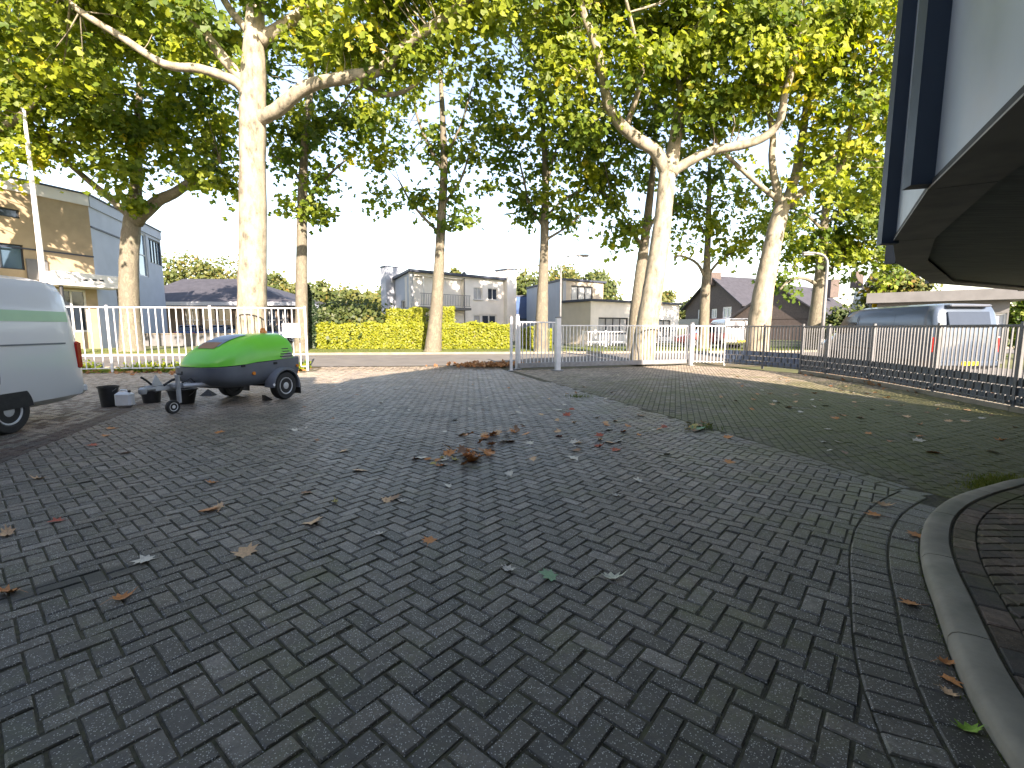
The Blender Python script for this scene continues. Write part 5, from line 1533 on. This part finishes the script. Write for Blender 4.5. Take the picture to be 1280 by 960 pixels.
# display panel / sticker on the hood slope
q = MB(); rows = []
for x in lin(.42, 1.12, 8):
    zt = np.interp(x, [s_[0] for s_ in st], [s_[2] for s_ in st])
    rows.append([Vector((x, y, zt - .0 + .008 - .10 * abs(y) ** 2)) for y in lin(-.26, .26, 6)])
q.loft(rows, closed=False)
q.build('hood_sticker', mat('sticker_blue', (.20, .27, .38), .35), TR, smooth='all', local=True, fix=False)
q = MB(); rows = []
for x in lin(.98, 1.19, 4):
    zt = np.interp(x, [s_[0] for s_ in st], [s_[2] for s_ in st])
    rows.append([Vector((x, y, zt + .012 - .10 * abs(y) ** 2)) for y in lin(-.22, .22, 6)])
q.loft(rows, closed=False); q.build('hood_decal', mat('decal_brown', (.30, .16, .09), .5), TR, smooth='all', local=True, fix=False)
q = MB(); q.lathe((-.12, .15, 1.44), (0, 0, 1), [(.075, 0), (.075, .03), (.06, .05), (.055, .09), (.03, .11), (.002, .115)], 16); q.build('beacon', m_orange, TR, smooth=True, local=True)
for sy in (1, -1):
    # wheel, mudguard, lights
    wheel(TR, (0, sy * .735, .30), (0, sy, 0), .30, .19)
    q = MB(); ri, ro = .345, .40
    rings = []
    for k in range(15):
        a = R(-12) + R(192) * k / 14
        cx, cz = math.cos(a), math.sin(a)
        ex = 0 if a < R(150) else 0
        rings.append([Vector((-cx * rr, sy * yy, .30 + cz * rr)) for rr, yy in ((ri, .62), (ro, .62), (ro, .83), (ro - .015, .85), (ri, .85))])
    q.loft(rings, True, True); mg = q.build('mudguard', m_tgrey, TR, smooth=True, local=True)
    MB().box((-.40, sy * .74, .20), (.02, .2, .24)).build('mud_flap', m_black, mg, local=True)
    MB().cyl((.375, sy * .855, .36), (0, 1, 0), .028, .015, 14).build('reflector', m_signw, mg, local=True)
    MB().cyl((.72, sy * .695, .63), (0, sy, 0), .036, .03, 16).build('side_marker', m_orange, TR, local=True)
    MB().cyl((-.50, sy * .69, .70), (0, sy, 0), .032, .03, 16).build('side_marker', m_orange, TR, local=True)
    MB().box((-.60, sy * .52, .66), (.04, .16, .12), bev=.015).build('tail_light', m_red, TR, local=True)
q = MB(); q.prism([(-.50, .60), (-.50, -.60), (-.64, -.60), (-.64, .60)], .87, .905); q.build('rear_shelf', m_tgrey, TR, local=True)
for sy in (1, -1):
    MB().box((.15, sy * .706, .80), (.10, .02, .05), bev=.008).build('latch', m_black, TR, local=True)
    MB().box((.95, sy * .676, .80), (.10, .02, .05), bev=.008).build('latch', m_black, TR, local=True)
MB().box((-.628, 0, .62), (.012, .5, .11)).build('number_plate', m_yellow, TR, local=True)
# chassis, axle and drawbar
MB().cyl((0, 0, .30), (0, 1, 0), .035, 1.4, 12).build('axle', m_black, TR, local=True)
q = MB(); q.box((.4, 0, .40), (1.6, .5, .08)); q.build('chassis', m_black, TR, local=True)
q = MB(); q.tube([(1.1, .30, .45), (1.75, .05, .47)], .045, 8); q.tube([(1.1, -.30, .45), (1.75, -.05, .47)], .045, 8); q.box((1.95, 0, .475), (.60, .085, .10), bev=.012); db = q.build('drawbar', m_steel, TR, local=True)
q = MB(); q.box((2.32, 0, .49), (.22, .09, .10), bev=.03); q.lathe((2.44, 0, .46), (0, 0, 1), [(.05, -.06), (.065, -.03), (.065, .03), (.03, .06)], 14); q.build('coupling', m_steel, TR, local=True, smooth=True)
q = MB(); q.tube([(2.26, 0, .53), (2.38, .02, .64), (2.46, .02, .70)], .018, 8); q.build('coupling_handle', m_black, TR, local=True)
q = MB(); q.tube([(2.1, .05, .52), (1.95, .06, .60), (1.80, .06, .62)], [.022, .022, .03], 8); q.build('brake_lever', m_black, TR, local=True)
q = MB(); q.add([(2.30, .02, .53), (2.12, .02, .53), (2.22, .02, .72), (2.30, .05, .53), (2.12, .05, .53), (2.22, .05, .72)], [(0, 1, 2), (3, 5, 4), (0, 2, 5, 3), (1, 4, 5, 2), (0, 3, 4, 1)]); q.build('bracket', m_steel, TR, local=True)
jy = .16
q = MB(); q.tube([(1.92, jy, .18), (1.92, jy, .66)], .038, 12); q.tube([(1.92, jy, .66), (1.92, jy, .70)], .046, 12); q.box((1.92, .08, .50), (.14, .14, .10), bev=.02); jk = q.build('jockey_post', m_steel, TR, local=True, smooth=True)
q = MB(); q.tube([(1.92, jy, .20), (1.98, jy, .16), (2.06, jy, .14)], .028, 8); q.build('jockey_fork', m_steel, jk, local=True)
q = MB(); q.tube([(1.92, jy, .71), (1.92, jy + .12, .71), (1.92, jy + .12, .76)], .012, 6); q.build('crank', m_black, jk, local=True)
wheel(TR, (2.06, jy + .01, .125), (0, 1, 0), .125, .07, m_signw, 0, 'jockey_wheel')
q = MB(); q.tube([(1.75, .03, .52), (1.62, .10, .60), (1.5, .12, .46), (1.35, .1, .44)], .012, 6); q.build('brake_cable', m_black, TR, local=True)
o = MB().prism([(0, 0), (.16, 0), (.16, .12), (0, .12)], 0, [.12, .01, .01, .12]).build('wheel_chock', m_black, None, loc=(0, 0, 0))
o.location = gp(332, 501) ; o.rotation_euler.z = R(60); tag(o, 'small dark wheel chock at the near wheel of the green trailer', 'wheel chock')
o = MB().add([(0, 0, 0), (.3, 0, 0), (.3, .2, 0), (0, .2, 0), (.15, .1, .15)], [(0, 3, 2, 1), (0, 1, 4), (1, 2, 4), (2, 3, 4), (3, 0, 4)]).build('wheel_chock', m_black, None, loc=(0, 0, 0))
o.location = gp(249, 495); tag(o, 'black pointed chock lying under the nose of the green trailer', 'wheel chock')

# buckets and can
def bucket(label, p, r0, r1, h, m):
    t = thing('bucket', p, label, 'bucket')
    q = MB(); q.lathe(p, (0, 0, 1), [(r0 * .97, 0), (r0, .01), (r1, h), (r1 + .015, h), (r1 + .015, h - .03), (r1 + .004, h - .035)], 24, cap=False)
    q.lathe(p, (0, 0, 1), [(.001, .012), (r0 * .95, .012), (r1 - .012, h)], 24, cap=False)
    q.build('tub', m, t, smooth=True, fix=False)
    pts_ = [p + Vector((math.cos(a) * (r1 + .012), -.02 - math.sin(a) * r1 * .5, h - .04 - math.sin(a) * r1 * .55)) for a in lin(0, math.pi, 10)]
    MB().tube(pts_, .006, 5).build('handle', m_galv, t)
bucket('tall black bucket standing next to the white jerrycan', gp(137.5, 508), .135, .165, .41, m_blackp)
bucket('black bucket under the coupling of the trailer', gp(190, 503), .15, .19, .33, m_blackp)
bucket('wide black tub behind the jockey wheel of the trailer', gp(229, 504), .20, .265, .31, m_blackp)
p = gp(157, 509); t = thing('jerrycan', p, 'milky white jerrycan on the bricks beside the tall black bucket', 'jerrycan')
q = MB(); q.box(p + Vector((0, 0, .155)), (.29, .19, .31), R(10), bev=.05); q.build('body', m_jerry, t, smooth=True)
q = MB(); q.tube([p + Vector((-.07, 0, .30)), p + Vector((-.06, 0, .34)), p + Vector((.04, 0, .34)), p + Vector((.06, 0, .30))], .018, 8); q.build('handle', m_jerry, t, smooth=True)
q = MB(); q.cyl(p + Vector((.10, 0, .32)), (0, 0, 1), .025, .04, 12); q.build('cap', m_blackp, t)

# vans and cars: local +x = forward, y lateral
def van(name, label, loc, rz, L, Wd, H, paint, stripe=None, wb=3.0, rear=1.0, group=None, r=.33, cat='van'):
    t = thing(name, loc, label, cat, group, rz=rz)
    xr = -rear; xf = xr + L; hw = Wd / 2
    # side profile (x, zbottom, ztop, half width)
    prof = [(xr, .42, H * .58, .95), (xr + .03, .36, H * .70, .97), (xr + .10, .33, H * .86, .985), (xr + .17, .32, H * .955, .99), (xr + .24, .32, H * .99, 1.0), (xr + .5, .31, H, 1), (xr + 1.6, .30, H, 1), (xr + L * .60, .30, H * .995, 1), (xr + L * .68, .30, H * .96, 1), (xr + L * .74, .30, H * .87, .99), (xr + L * .80, .30, H * .70, .985), (xr + L * .84, .31, H * .575, .98), (xr + L * .90, .32, H * .54, .97), (xr + L * .96, .34, H * .48, .93), (xr + L * .99, .38, H * .40, .86), (xf, .42, H * .33, .78)]
    rings = []
    for (x, zb, zt, k) in prof:
        ring = []
        for (fy, fz) in ((-.80, 0), (-.97, .05), (-1, .16), (-1.0, .34), (-.985, .52), (-.95, .72), (-.90, .90), (-.82, .965), (-.6, .995), (-.25, 1.0), (.25, 1.0), (.6, .995), (.82, .965), (.90, .90), (.95, .72), (.985, .52), (1.0, .34), (1, .16), (.97, .05), (.80, 0)):
            # tumblehome depends on absolute height
            z = zb + (zt - zb) * fz
            ring.append(Vector((x, fy * k * hw, z)))
        rings.append(ring)
    q = MB(); q.loft(rings, True, True); q.build('body', paint, t, smooth=True, local=True)
    for sx in (0, wb):
        for sy in (1, -1):
            wheel(t, (sx, sy * (hw - .11), r), (0, sy, 0), r, .21)
            q = MB(); rings = []
            for k in range(17):
                a = math.pi * k / 16
                rings.append([Vector((sx + math.cos(a) * rr, sy * yy, r + .02 + math.sin(a) * rr)) for rr, yy in ((.0, hw * .99 + .006), (r + .05, hw * .99 + .006))])
            q.loft(rings, closed=False); q.build('wheel_well', m_black, t, local=True, fix=False)
    def side_panel(nm, x0, x1, z0, z1, m, sy, slant=0, off=.008, parent=None, n_=4):
        q = MB(); rows = []
        for x, sl in ((x0, 0), (x1, slant)):
            row = []
            for k in range(n_ + 1):
                z = z0 + (z1 - z0) * k / n_
                fz = (z - .31) / (H - .31)
                w_ = np.interp(fz, [0, .05, .16, .34, .52, .72, .90, .965], [.8, .97, 1, 1, .985, .95, .90, .82])
                row.append(Vector((x - (sl * k / n_ if x == x1 else 0), sy * (hw * w_ * .998 + off), z)))
            rows.append(row)
        q.loft(rows, closed=False)
        return q.build(nm, m, parent or t, smooth='all', local=True, fix=False)
    for sy in (1, -1):
        if stripe: side_panel('stripe', xr + .22, xr + L * .66, H * .70, H * .77, stripe, sy)
        w1_ = side_panel('side_window', xr + L * .60, xr + L * .795, H * .60, H * .86, m_glass, sy, .42)
        side_panel('door_gap', xr + L * .585, xr + L * .588, .42, H * .88, m_black, sy)
        side_panel('door_gap', xr + 1.55, xr + 1.556, .42, H * .88, m_black, sy)
        side_panel('door_handle', xr + L * .62, xr + L * .645, H * .50, H * .515, m_black, sy, off=.02)
        side_panel('sill_trim', r + .1, wb - r - .1, .34, .45, m_blackp, sy, off=.012)
        side_panel('rub_strip', r + .12, wb - r - .12, H * .36, H * .385, m_blackp, sy, off=.014)
        side_panel('door_rail', xr + .35, xr + 1.6, H * .545, H * .555, m_tgrey, sy, off=.012)
        side_panel('fuel_flap', wb - .62, wb - .46, H * .42, H * .48, paint, sy, off=.012)
        # tail light wraps the rear corner
        q = MB(); q.box((xr + .085, sy * (hw * .945), H * .46), (.13, .11, H * .20), bev=.03); q.build('tail_light', m_red, t, local=True, smooth=True)
        q = MB(); q.box((xf - .14, sy * hw * .70, H * .385), (.16, .34, .2), bev=.05); q.build('headlight', m_glassw, t, local=True, smooth=True)
        q = MB(); q.tube([(xr + L * .80, sy * hw * .97, H * .60), (xr + L * .80, sy * (hw + .12), H * .61)], .02, 6); q.box((xr + L * .79, sy * (hw + .15), H * .64), (.10, .16, .24), bev=.03); q.build('mirror', m_blackp, t, local=True)
    # windscreen, rear window, bumpers, plate
    q = MB(); q.loft([[Vector((xr + L * .815, y, H * .645 + .02)) for y in lin(-hw * .86, hw * .86, 6)], [Vector((xr + L * .715, y, H * .925 + .02)) for y in lin(-hw * .80, hw * .80, 6)]], closed=False)
    q.build('windscreen', m_glass, t, local=True, fix=False)
    q = MB(); q.box((xr + .035, 0, H * .79), (.05, Wd * .62, H * .20), rot=Matrix.Rotation(R(14), 3, 'Y'), bev=.01); q.build('rear_window', m_glass, t, local=True)
    q = MB(); q.box((xr - .03, 0, .50), (.20, Wd * .95, .22), bev=.07); bp_ = q.build('rear_bumper', paint, t, local=True, smooth=True)
    q = MB(); q.box((xr - .135, 0, .52), (.012, .5, .11)); q.build('number_plate', m_yellow, bp_, local=True)
    q = MB(); q.box((xf - .02, 0, .46), (.16, Wd * .80, .26), bev=.07); q.build('front_bumper', m_blackp, t, local=True, smooth=True)
    q = MB(); q.box((xr + .16, 0, H * .965), (.34, Wd * .62, .07), bev=.03); q.build('roof_spoiler', m_tgrey, t, local=True)
    return t, xr, xf
# the white van on the left: it points towards us, its tail beside the trailer
vrz = R(-84)
vt_, xr, xf = van('van', 'white van with a pale green stripe and a tow hitch at the left edge', (-8.32, 6.72, 0), vrz, 5.2, 1.96, 2.36, m_vanw, m_stripe, 3.1, 1.45, r=.34)
q = MB(); q.tube([(xr + .1, .36, .42), (xr - .30, .36, .34), (xr - .48, .36, .34), (xr - .55, .36, .42), (xr - .55, .36, .46)], .028, 10); q.lathe((xr - .55, .36, .48), (0, 0, 1), [(.01, -.03), (.032, -.018), (.036, 0), (.03, .02), (.005, .034)], 14); q.build('tow_hitch', m_black, vt_, local=True, smooth=True)
vg_, xr, xf = van('van', 'silver grey panel van parked in the side street behind the charcoal clad fence', (13.35, 15.0, 0), R(91), 5.3, 2.0, 2.28, m_vang, None, 3.1, 1.1)
def car(label, loc, rz, paint, L=4.2, Wd=1.75, H=1.45, group=None):
    t = thing('car', loc, label, 'car', group, rz=rz)
    hw = Wd / 2; xr = -L / 2
    prof = [(xr, .35, .72, .86), (xr + .05, .28, .86, .92), (xr + .3, .24, .93, .98), (xr + L * .35, .22, .94, 1), (xr + L * .62, .22, .92, 1), (xr + L * .8, .23, .85, .98), (xr + L * .93, .26, .74, .92), (xr + L, .34, .62, .8)]
    q = MB(); q.loft([[Vector((x, fy * k * hw, zb + (zt - zb) * fz)) for fy, fz in ((-.8, 0), (-1, .2), (-1, .65), (-.93, .96), (-.5, 1), (.5, 1), (.93, .96), (1, .65), (1, .2), (.8, 0))] for x, zb, zt, k in prof], True, True)
    q.build('body', paint, t, smooth=True, local=True)
    cab = [(xr + .25, .90, .93, .86), (xr + .65, .9, H - .08, .80), (xr + 1.1, .9, H, .78), (xr + L * .5, .9, H - .02, .78), (xr + L * .60, .9, H - .14, .80), (xr + L * .74, .88, .90, .88)]
    q = MB(); q.loft([[Vector((x, fy * k * hw, zb + (zt - zb) * fz)) for fy, fz in ((-1.08, 0), (-.96, .6), (-.86, .95), (0, 1), (.86, .95), (.96, .6), (1.08, 0))] for x, zb, zt, k in cab], True, True)
    q.build('windows', m_glass, t, smooth=True, local=True)
    q = MB(); q.loft([[Vector((x, fy * hw * k, z)) for fy in (-.9, -.4, .4, .9)] for x, z, k in ((xr + .62, H - .06, .80), (xr + 1.1, H + .012, .79), (xr + L * .5, H - .005, .79), (xr + L * .585, H - .10, .81))], closed=False)
    q.build('roof', paint, t, smooth='all', local=True, fix=False)
    for sx in (xr + .8, xr + L - .85):
        for sy in (1, -1): wheel(t, (sx, sy * (hw - .08), .31), (0, sy, 0), .31, .19)
    for sy in (1, -1):
        MB().box((xr + .04, sy * hw * .76, .74), (.08, .3, .16), bev=.02).build('tail_light', m_red, t, local=True)
        MB().box((xr + L - .10, sy * hw * .62, .62), (.14, .32, .13), bev=.03).build('headlight', m_glassw, t, local=True)
    return t
def carat(label, u, v, Y, rz, paint, **k):
    p = at(u, v, Y); return car(label, (p.x, Y, zg(p.x, Y)), rz, paint, **k)
carat('blue car under the low dark roof, left of the thick trunk', 244, 412, 42.5, R(100), m_blue, group='cars parked beyond the low wall')
carat('blue car behind the fence panel right of the thick trunk', 345, 412, 40.5, R(20), m_blue, group='cars parked beyond the low wall')
carat('dark car between the blue car and the thick trunk', 287, 412, 42.5, R(80), m_tgrey, group='cars parked beyond the low wall')
carat('red car on the street behind the white corner fence', 888, 430, 29.5, R(172), m_redp)
van('van', 'small white van on the street behind the slate blue strips', (13.0, 27.6, .3), R(84), 4.2, 1.75, 1.8, m_vanw, None, 2.6, .8, r=.3)
car('dark blue car behind the right end of the charcoal clad fence', (12.7, 8.6, 0), R(92), mat('navy_car_paint', (.03, .06, .14), .3, .2, coat=.5), H=1.42)
car('red car standing past the end of the van, showing under the overhang', (16.3, 11.2, 0), R(95), m_redp)

# ---------------------------------------------------------------- fallen leaves
m_ldry = mat_leaf('dry_leaf', [(0, (.22, .085, .03)), (.5, (.34, .15, .055)), (1, (.42, .24, .12))], .1, .7)
def leaf_mat(n, c): return mat(n, c, .65, var=.25, scale=14)
LM = {'o': leaf_mat('leaf_rust', (.55, .21, .065)), 't': leaf_mat('leaf_tan', (.60, .36, .19)), 'b': leaf_mat('leaf_brown', (.28, .14, .07)), 'w': leaf_mat('leaf_pale', (.60, .53, .42)), 'g': leaf_mat('leaf_green', (.16, .30, .16)), 'c': leaf_mat('leaf_cream', (.62, .58, .42)), 'y': leaf_mat('leaf_yellow', (.42, .33, .10)), 'r': leaf_mat('leaf_red', (.46, .10, .05)), 'l': leaf_mat('leaf_lime', (.22, .36, .04))}
OUT = [(0, -.5), (.10, -.30), (.34, -.40), (.30, -.18), (.52, -.06), (.30, .06), (.46, .34), (.20, .24), (.12, .34), (0, .58), (-.12, .34), (-.20, .24), (-.46, .34), (-.30, .06), (-.52, -.06), (-.30, -.18), (-.34, -.40), (-.10, -.30)]
def leaf_shape(seed, curl, wid=1.0):
    r_ = random.Random(seed)
    ph, k = r_.uniform(0, 6.28), r_.uniform(.6, 1.3)
    vs = []
    def z(x, y): return curl * (.55 * (x * math.cos(ph) + y * math.sin(ph)) ** 2 * 2 + .25 * abs(x) + .12 * math.sin(7 * x + ph) * .4) + .02
    inner = [(x * .5, y * .5) for x, y in OUT]
    o_ = [(x * wid * r_.uniform(.85, 1.12), y * r_.uniform(.88, 1.1)) for x, y in OUT]
    vs = [Vector((0, 0, z(0, 0)))] + [Vector((x * wid, y, z(x, y))) for x, y in inner] + [Vector((x, y, z(x, y))) for x, y in o_]
    n_ = len(OUT)
    fs = [(0, 1 + i, 1 + (i + 1) % n_) for i in range(n_)] + [(1 + i, 1 + n_ + i, 1 + n_ + (i + 1) % n_, 1 + (i + 1) % n_) for i in range(n_)]
    q = MB(); q.add(vs, fs)
    q.add([Vector((-.012, -.45, z(0, -.45) - .004)), Vector((.012, -.45, z(0, -.45) - .004)), Vector((.06, -.85, .05)), Vector((.045, -.86, .05))], [(0, 1, 2, 3)])
    return q
CN = {'o': 'rust orange', 't': 'tan', 'b': 'dark brown', 'w': 'pale', 'g': 'green', 'c': 'cream', 'y': 'dull yellow', 'r': 'red brown', 'l': 'lime'}
LSH = {}
def leaf_mesh(kind, i):
    if (kind, i) not in LSH:
        o = leaf_shape(i * 7 + 3, [.05, .25, .5, .9, .35, .15][i], [1, .9, .7, .55, 1, .85][i]).build('fallen_leaf', LM[kind], smooth='all', fix=False)
        LSH[(kind, i)] = o.data
        bpy.data.objects.remove(o)
    return LSH[(kind, i)]
def fallen(kind, i, p, size, label, group=None, tilt=.12):
    o = put('fallen_leaf', leaf_mesh(kind, i))
    o.location = p
    s_ = size
    o.scale = (s_, s_, s_)
    o.rotation_euler = (random.gauss(0, tilt), random.gauss(0, tilt), random.uniform(0, 6.28))
    if group: label, group = CN[kind] + ' ' + label, CN[kind] + ' ' + group
    tag(o, label, 'leaf', group)
    return o
def ground_at(u, v):
    p = gp(u, v); return Vector((p.x, p.y, zg(p.x, p.y) + .003))
BIG = [(450, 588, 't', 0, .17, 'broad tan leaf lying alone left of the rust coloured leaf heap'), (391, 653, 't', 1, .17, 'tan lobed leaf halfway between the heap and the left edge, right of the rust pair'),
       (262, 637, 'o', 0, .17, 'left leaf of the rust brown pair on the left of the yard'), (273, 635, 't', 2, .16, 'right leaf of the rust brown pair on the left of the yard'), (307, 691, 't', 4, .16, 'tan leaf lying just below the rust brown pair'),
       (153, 748, 'o', 3, .12, 'curled rust leaf on the left foreground bricks'), (9, 741, 'o', 3, .14, 'curled rust leaf cut by the left edge of the photo'), (9, 668, 't', 3, .16, 'rolled tan leaf at the left edge, above the curled rust one'),
       (180, 701, 'w', 1, .13, 'pale star shaped leaf on the dark left bricks'), (70, 652, 'r', 2, .12, 'small red brown leaf near the left edge'), (537, 676, 'o', 0, .11, 'small orange star leaf below the centre'),
       (476, 668, 'w', 3, .09, 'small white curled scrap left of the orange star leaf'), (687, 720, 'g', 0, .145, 'flat sea green leaf in the foreground bricks'), (767, 723, 'c', 3, .15, 'folded cream leaf standing up right of the sea green leaf'),
       (636, 713, 'w', 3, .11, 'narrow pale leaf left of the sea green leaf'), (560, 608, 'w', 2, .11, 'pale curled leaf below the heap'), (419, 628, 'y', 3, .10, 'dull yellow rolled leaf left of the brown cluster'),
       (483, 626, 't', 2, .14, 'tan leaf of the small brown cluster left of centre'), (492, 623, 'b', 1, .15, 'dark brown leaf of the small cluster left of centre'), (504, 627, 'w', 3, .09, 'pale scrap at the right of the small brown cluster'),
       (1092, 644, 'o', 1, .12, 'orange leaf before the curved brick rows on the right'), (1106, 632, 't', 3, .13, 'rolled tan leaf beyond the orange one, near the gutter rows'), (1145, 669, 'o', 0, .12, 'orange leaf on the bricks touching the kerb'),
       (1187, 852, 'o', 2, .10, 'rust leaf in the kerb gutter, nearest of the curled pair'), (1182, 829, 'o', 3, .09, 'rust leaf in the kerb gutter just above the curled pair'), (1138, 755, 'o', 1, .10, 'orange leaf on the gutter bricks left of the kerb'),
       (1211, 913, 'l', 3, .10, 'lime green leaf beside the kerb in the lower right corner'), (1187, 868, 't', 3, .07, 'small tan scrap against the kerb'), (910, 547, 'o', 1, .15, 'rust leaf just right of the weedy leaf clump'),
       (912, 578, 'o', 0, .15, 'rust leaf lying in front of the weedy leaf clump'), (718, 573, 'w', 0, .17, 'large pale leaf right of the rust heap'), (797, 601, 'w', 2, .13, 'pale leaf right of the large pale one'), (770, 563, 'r', 2, .16, 'deep red leaf right of the heap'),
       (275, 541, 'o', 2, .15, 'orange leaf in front of the green trailer'), (140, 536, 'o', 1, .16, 'orange leaf behind the white van on the border bricks'), (133, 545, 'o', 2, .15, 'rust leaf beside the van tail, lower of the two'), (115, 557, 'r', 1, .14, 'red leaf on the border bricks below the van'),
       (157, 566, 'o', 0, .13, 'orange star leaf left of the yard below the jerrycan'), (48, 599, 't', 3, .13, 'rolled tan leaf left of the small red brown one'), (368, 538, 'w', 1, .12, 'pale leaf below the trailer wheel'), (265, 604, 'o', 3, .11, 'small rust leaf left of the yard above the rust pair'),
       (770, 620, 'w', 3, .10, 'white narrow scrap right of the pale leaf'), (1205, 627, 'c', 3, .13, 'cream curled leaf at the end of the gutter next to the kerb')]
for (u, v, k, i, s_, lb) in BIG: fallen(k, i, ground_at(u, v), s_ * 1.05, lb)
g = 'leaves of the heap in the middle of the yard'
for k in range(38):
    if k < 22: u, v = random.gauss(592, 13), random.gauss(572, 6)
    else: u, v = random.gauss(614, 17), random.gauss(548, 7)
    p = ground_at(u, v); p.z += abs(random.gauss(0, .02))
    fallen(random.choice('oootbo'), random.randrange(6), p, random.uniform(.13, .2), 'leaf in the loose heap in the middle of the yard', g, .35)
for k in range(10): fallen(random.choice('otwy'), random.randrange(6), ground_at(random.gauss(556, 12), random.gauss(577, 4)), random.uniform(.1, .16), 'leaf trailing left from the heap in the middle of the yard', 'leaves trailing from the heap')
for k in range(16): fallen(random.choice('oobyg'), random.randrange(6), ground_at(random.gauss(872, 9), random.gauss(536, 3)) + Vector((0, 0, abs(random.gauss(0, .02)))), random.uniform(.12, .18), 'leaf in the weedy clump by the gutter rows right of centre', 'leaves in the weedy clump by the gutter', .3)
for k in range(26): fallen(random.choice('orrbtw'), random.randrange(6), ground_at(random.gauss(735, 42), random.gauss(540, 14)), random.uniform(.12, .18), 'small leaf scattered between the heap and the gutter line', 'leaves scattered between the heap and the gutter', .25)
n = 0
while n < 75:
    u, v = random.uniform(900, 1275), 470 + abs(random.gauss(0, 45))
    p = ground_at(u, v)
    if v > 600 or p.x > 9.3 or p.y > yard_end(p.x) - .6 or (p.x - 3.9) * gn.x + (p.y - 4.2) * gn.y < .25: continue
    fallen(random.choice('ootwwbt'), random.randrange(6), p, random.uniform(.09, .17), 'small dry leaf strewn over the mossy bricks by the clad fence', 'leaves on the mossy bricks', .2); n += 1
n = 0
while n < 60:
    u, v = random.uniform(380, 860), 468 + abs(random.gauss(0, 50))
    p = ground_at(u, v)
    if v > 640 or p.y > yard_end(p.x) - .3 or (570 < u < 640 and 530 < v < 590): continue
    fallen(random.choice('owwbbt'), random.randrange(6), p, random.uniform(.07, .14), 'small leaf strewn over the middle of the herringbone bricks', 'leaves on the herringbone bricks', .2); n += 1
cl = []
for k in range(420):
    x = random.gauss(-.75, .7); cl.append((x, y_near(x) - .35 + random.gauss(0, .22), abs(random.gauss(0, .06)) + .10))
for k in range(500):
    x = random.uniform(-19, -7.5); cl.append((x, y_near(x) - .9 + random.gauss(0, .35), .03))
for k in range(500):
    t_ = random.random(); a_, b_ = Vector((*side[0], 0)), Vector((*side[3], 0)); p = a_.lerp(b_, t_) + Vector((random.gauss(.7, .35), 0, .02)); cl.append(tuple(p))
P = np.array(cl)
o = put('leaf_litter', leaves_mesh('leaf_litter', P, np.tile([[0, 0, 1.0]], (len(P), 1)), .15 * rng.uniform(.6, 1.2, len(P)), np.clip(rng.normal(.5, .25, len(P)), 0, 1), m_ldry))
tag(o, 'brown leaf litter drifted along the street edge and outside the fences', kind='stuff')
# weeds: small clump by the gutter, at the sea green leaf and in joints
pts = [(p.x + random.gauss(0, .10), p.y + random.gauss(0, .10), 0) for p in [gp(877, 535)] for _ in range(160)]
o = blades('weed_clump', 'small weedy green clump growing in the gutter line right of centre', pts, .07, m_grass, tint=.4)
pts = [(p.x + random.gauss(0, .15), p.y + random.gauss(0, .10), 0) for p in [gp(722, 496)] for _ in range(160)]
o = blades('weed_clump', 'small green weed clump at the far end of the gutter line', pts, .06, m_grass, tint=.5)
pts = [(*kpt(random.uniform(2.5, KL[-1] - 1.6), .006 + abs(random.gauss(0, .01)))[:2], -.012) for _ in range(700)]
o = blades('joint_weeds', 'tiny weeds and moss in the joint along the kerb', pts, .018, m_grass, tint=.3)
for o in list(S.objects):
    if o.type == 'MESH' and o.parent is None and not o.get('kind') and not o.get('label'): print('UNTAGGED', o.name)
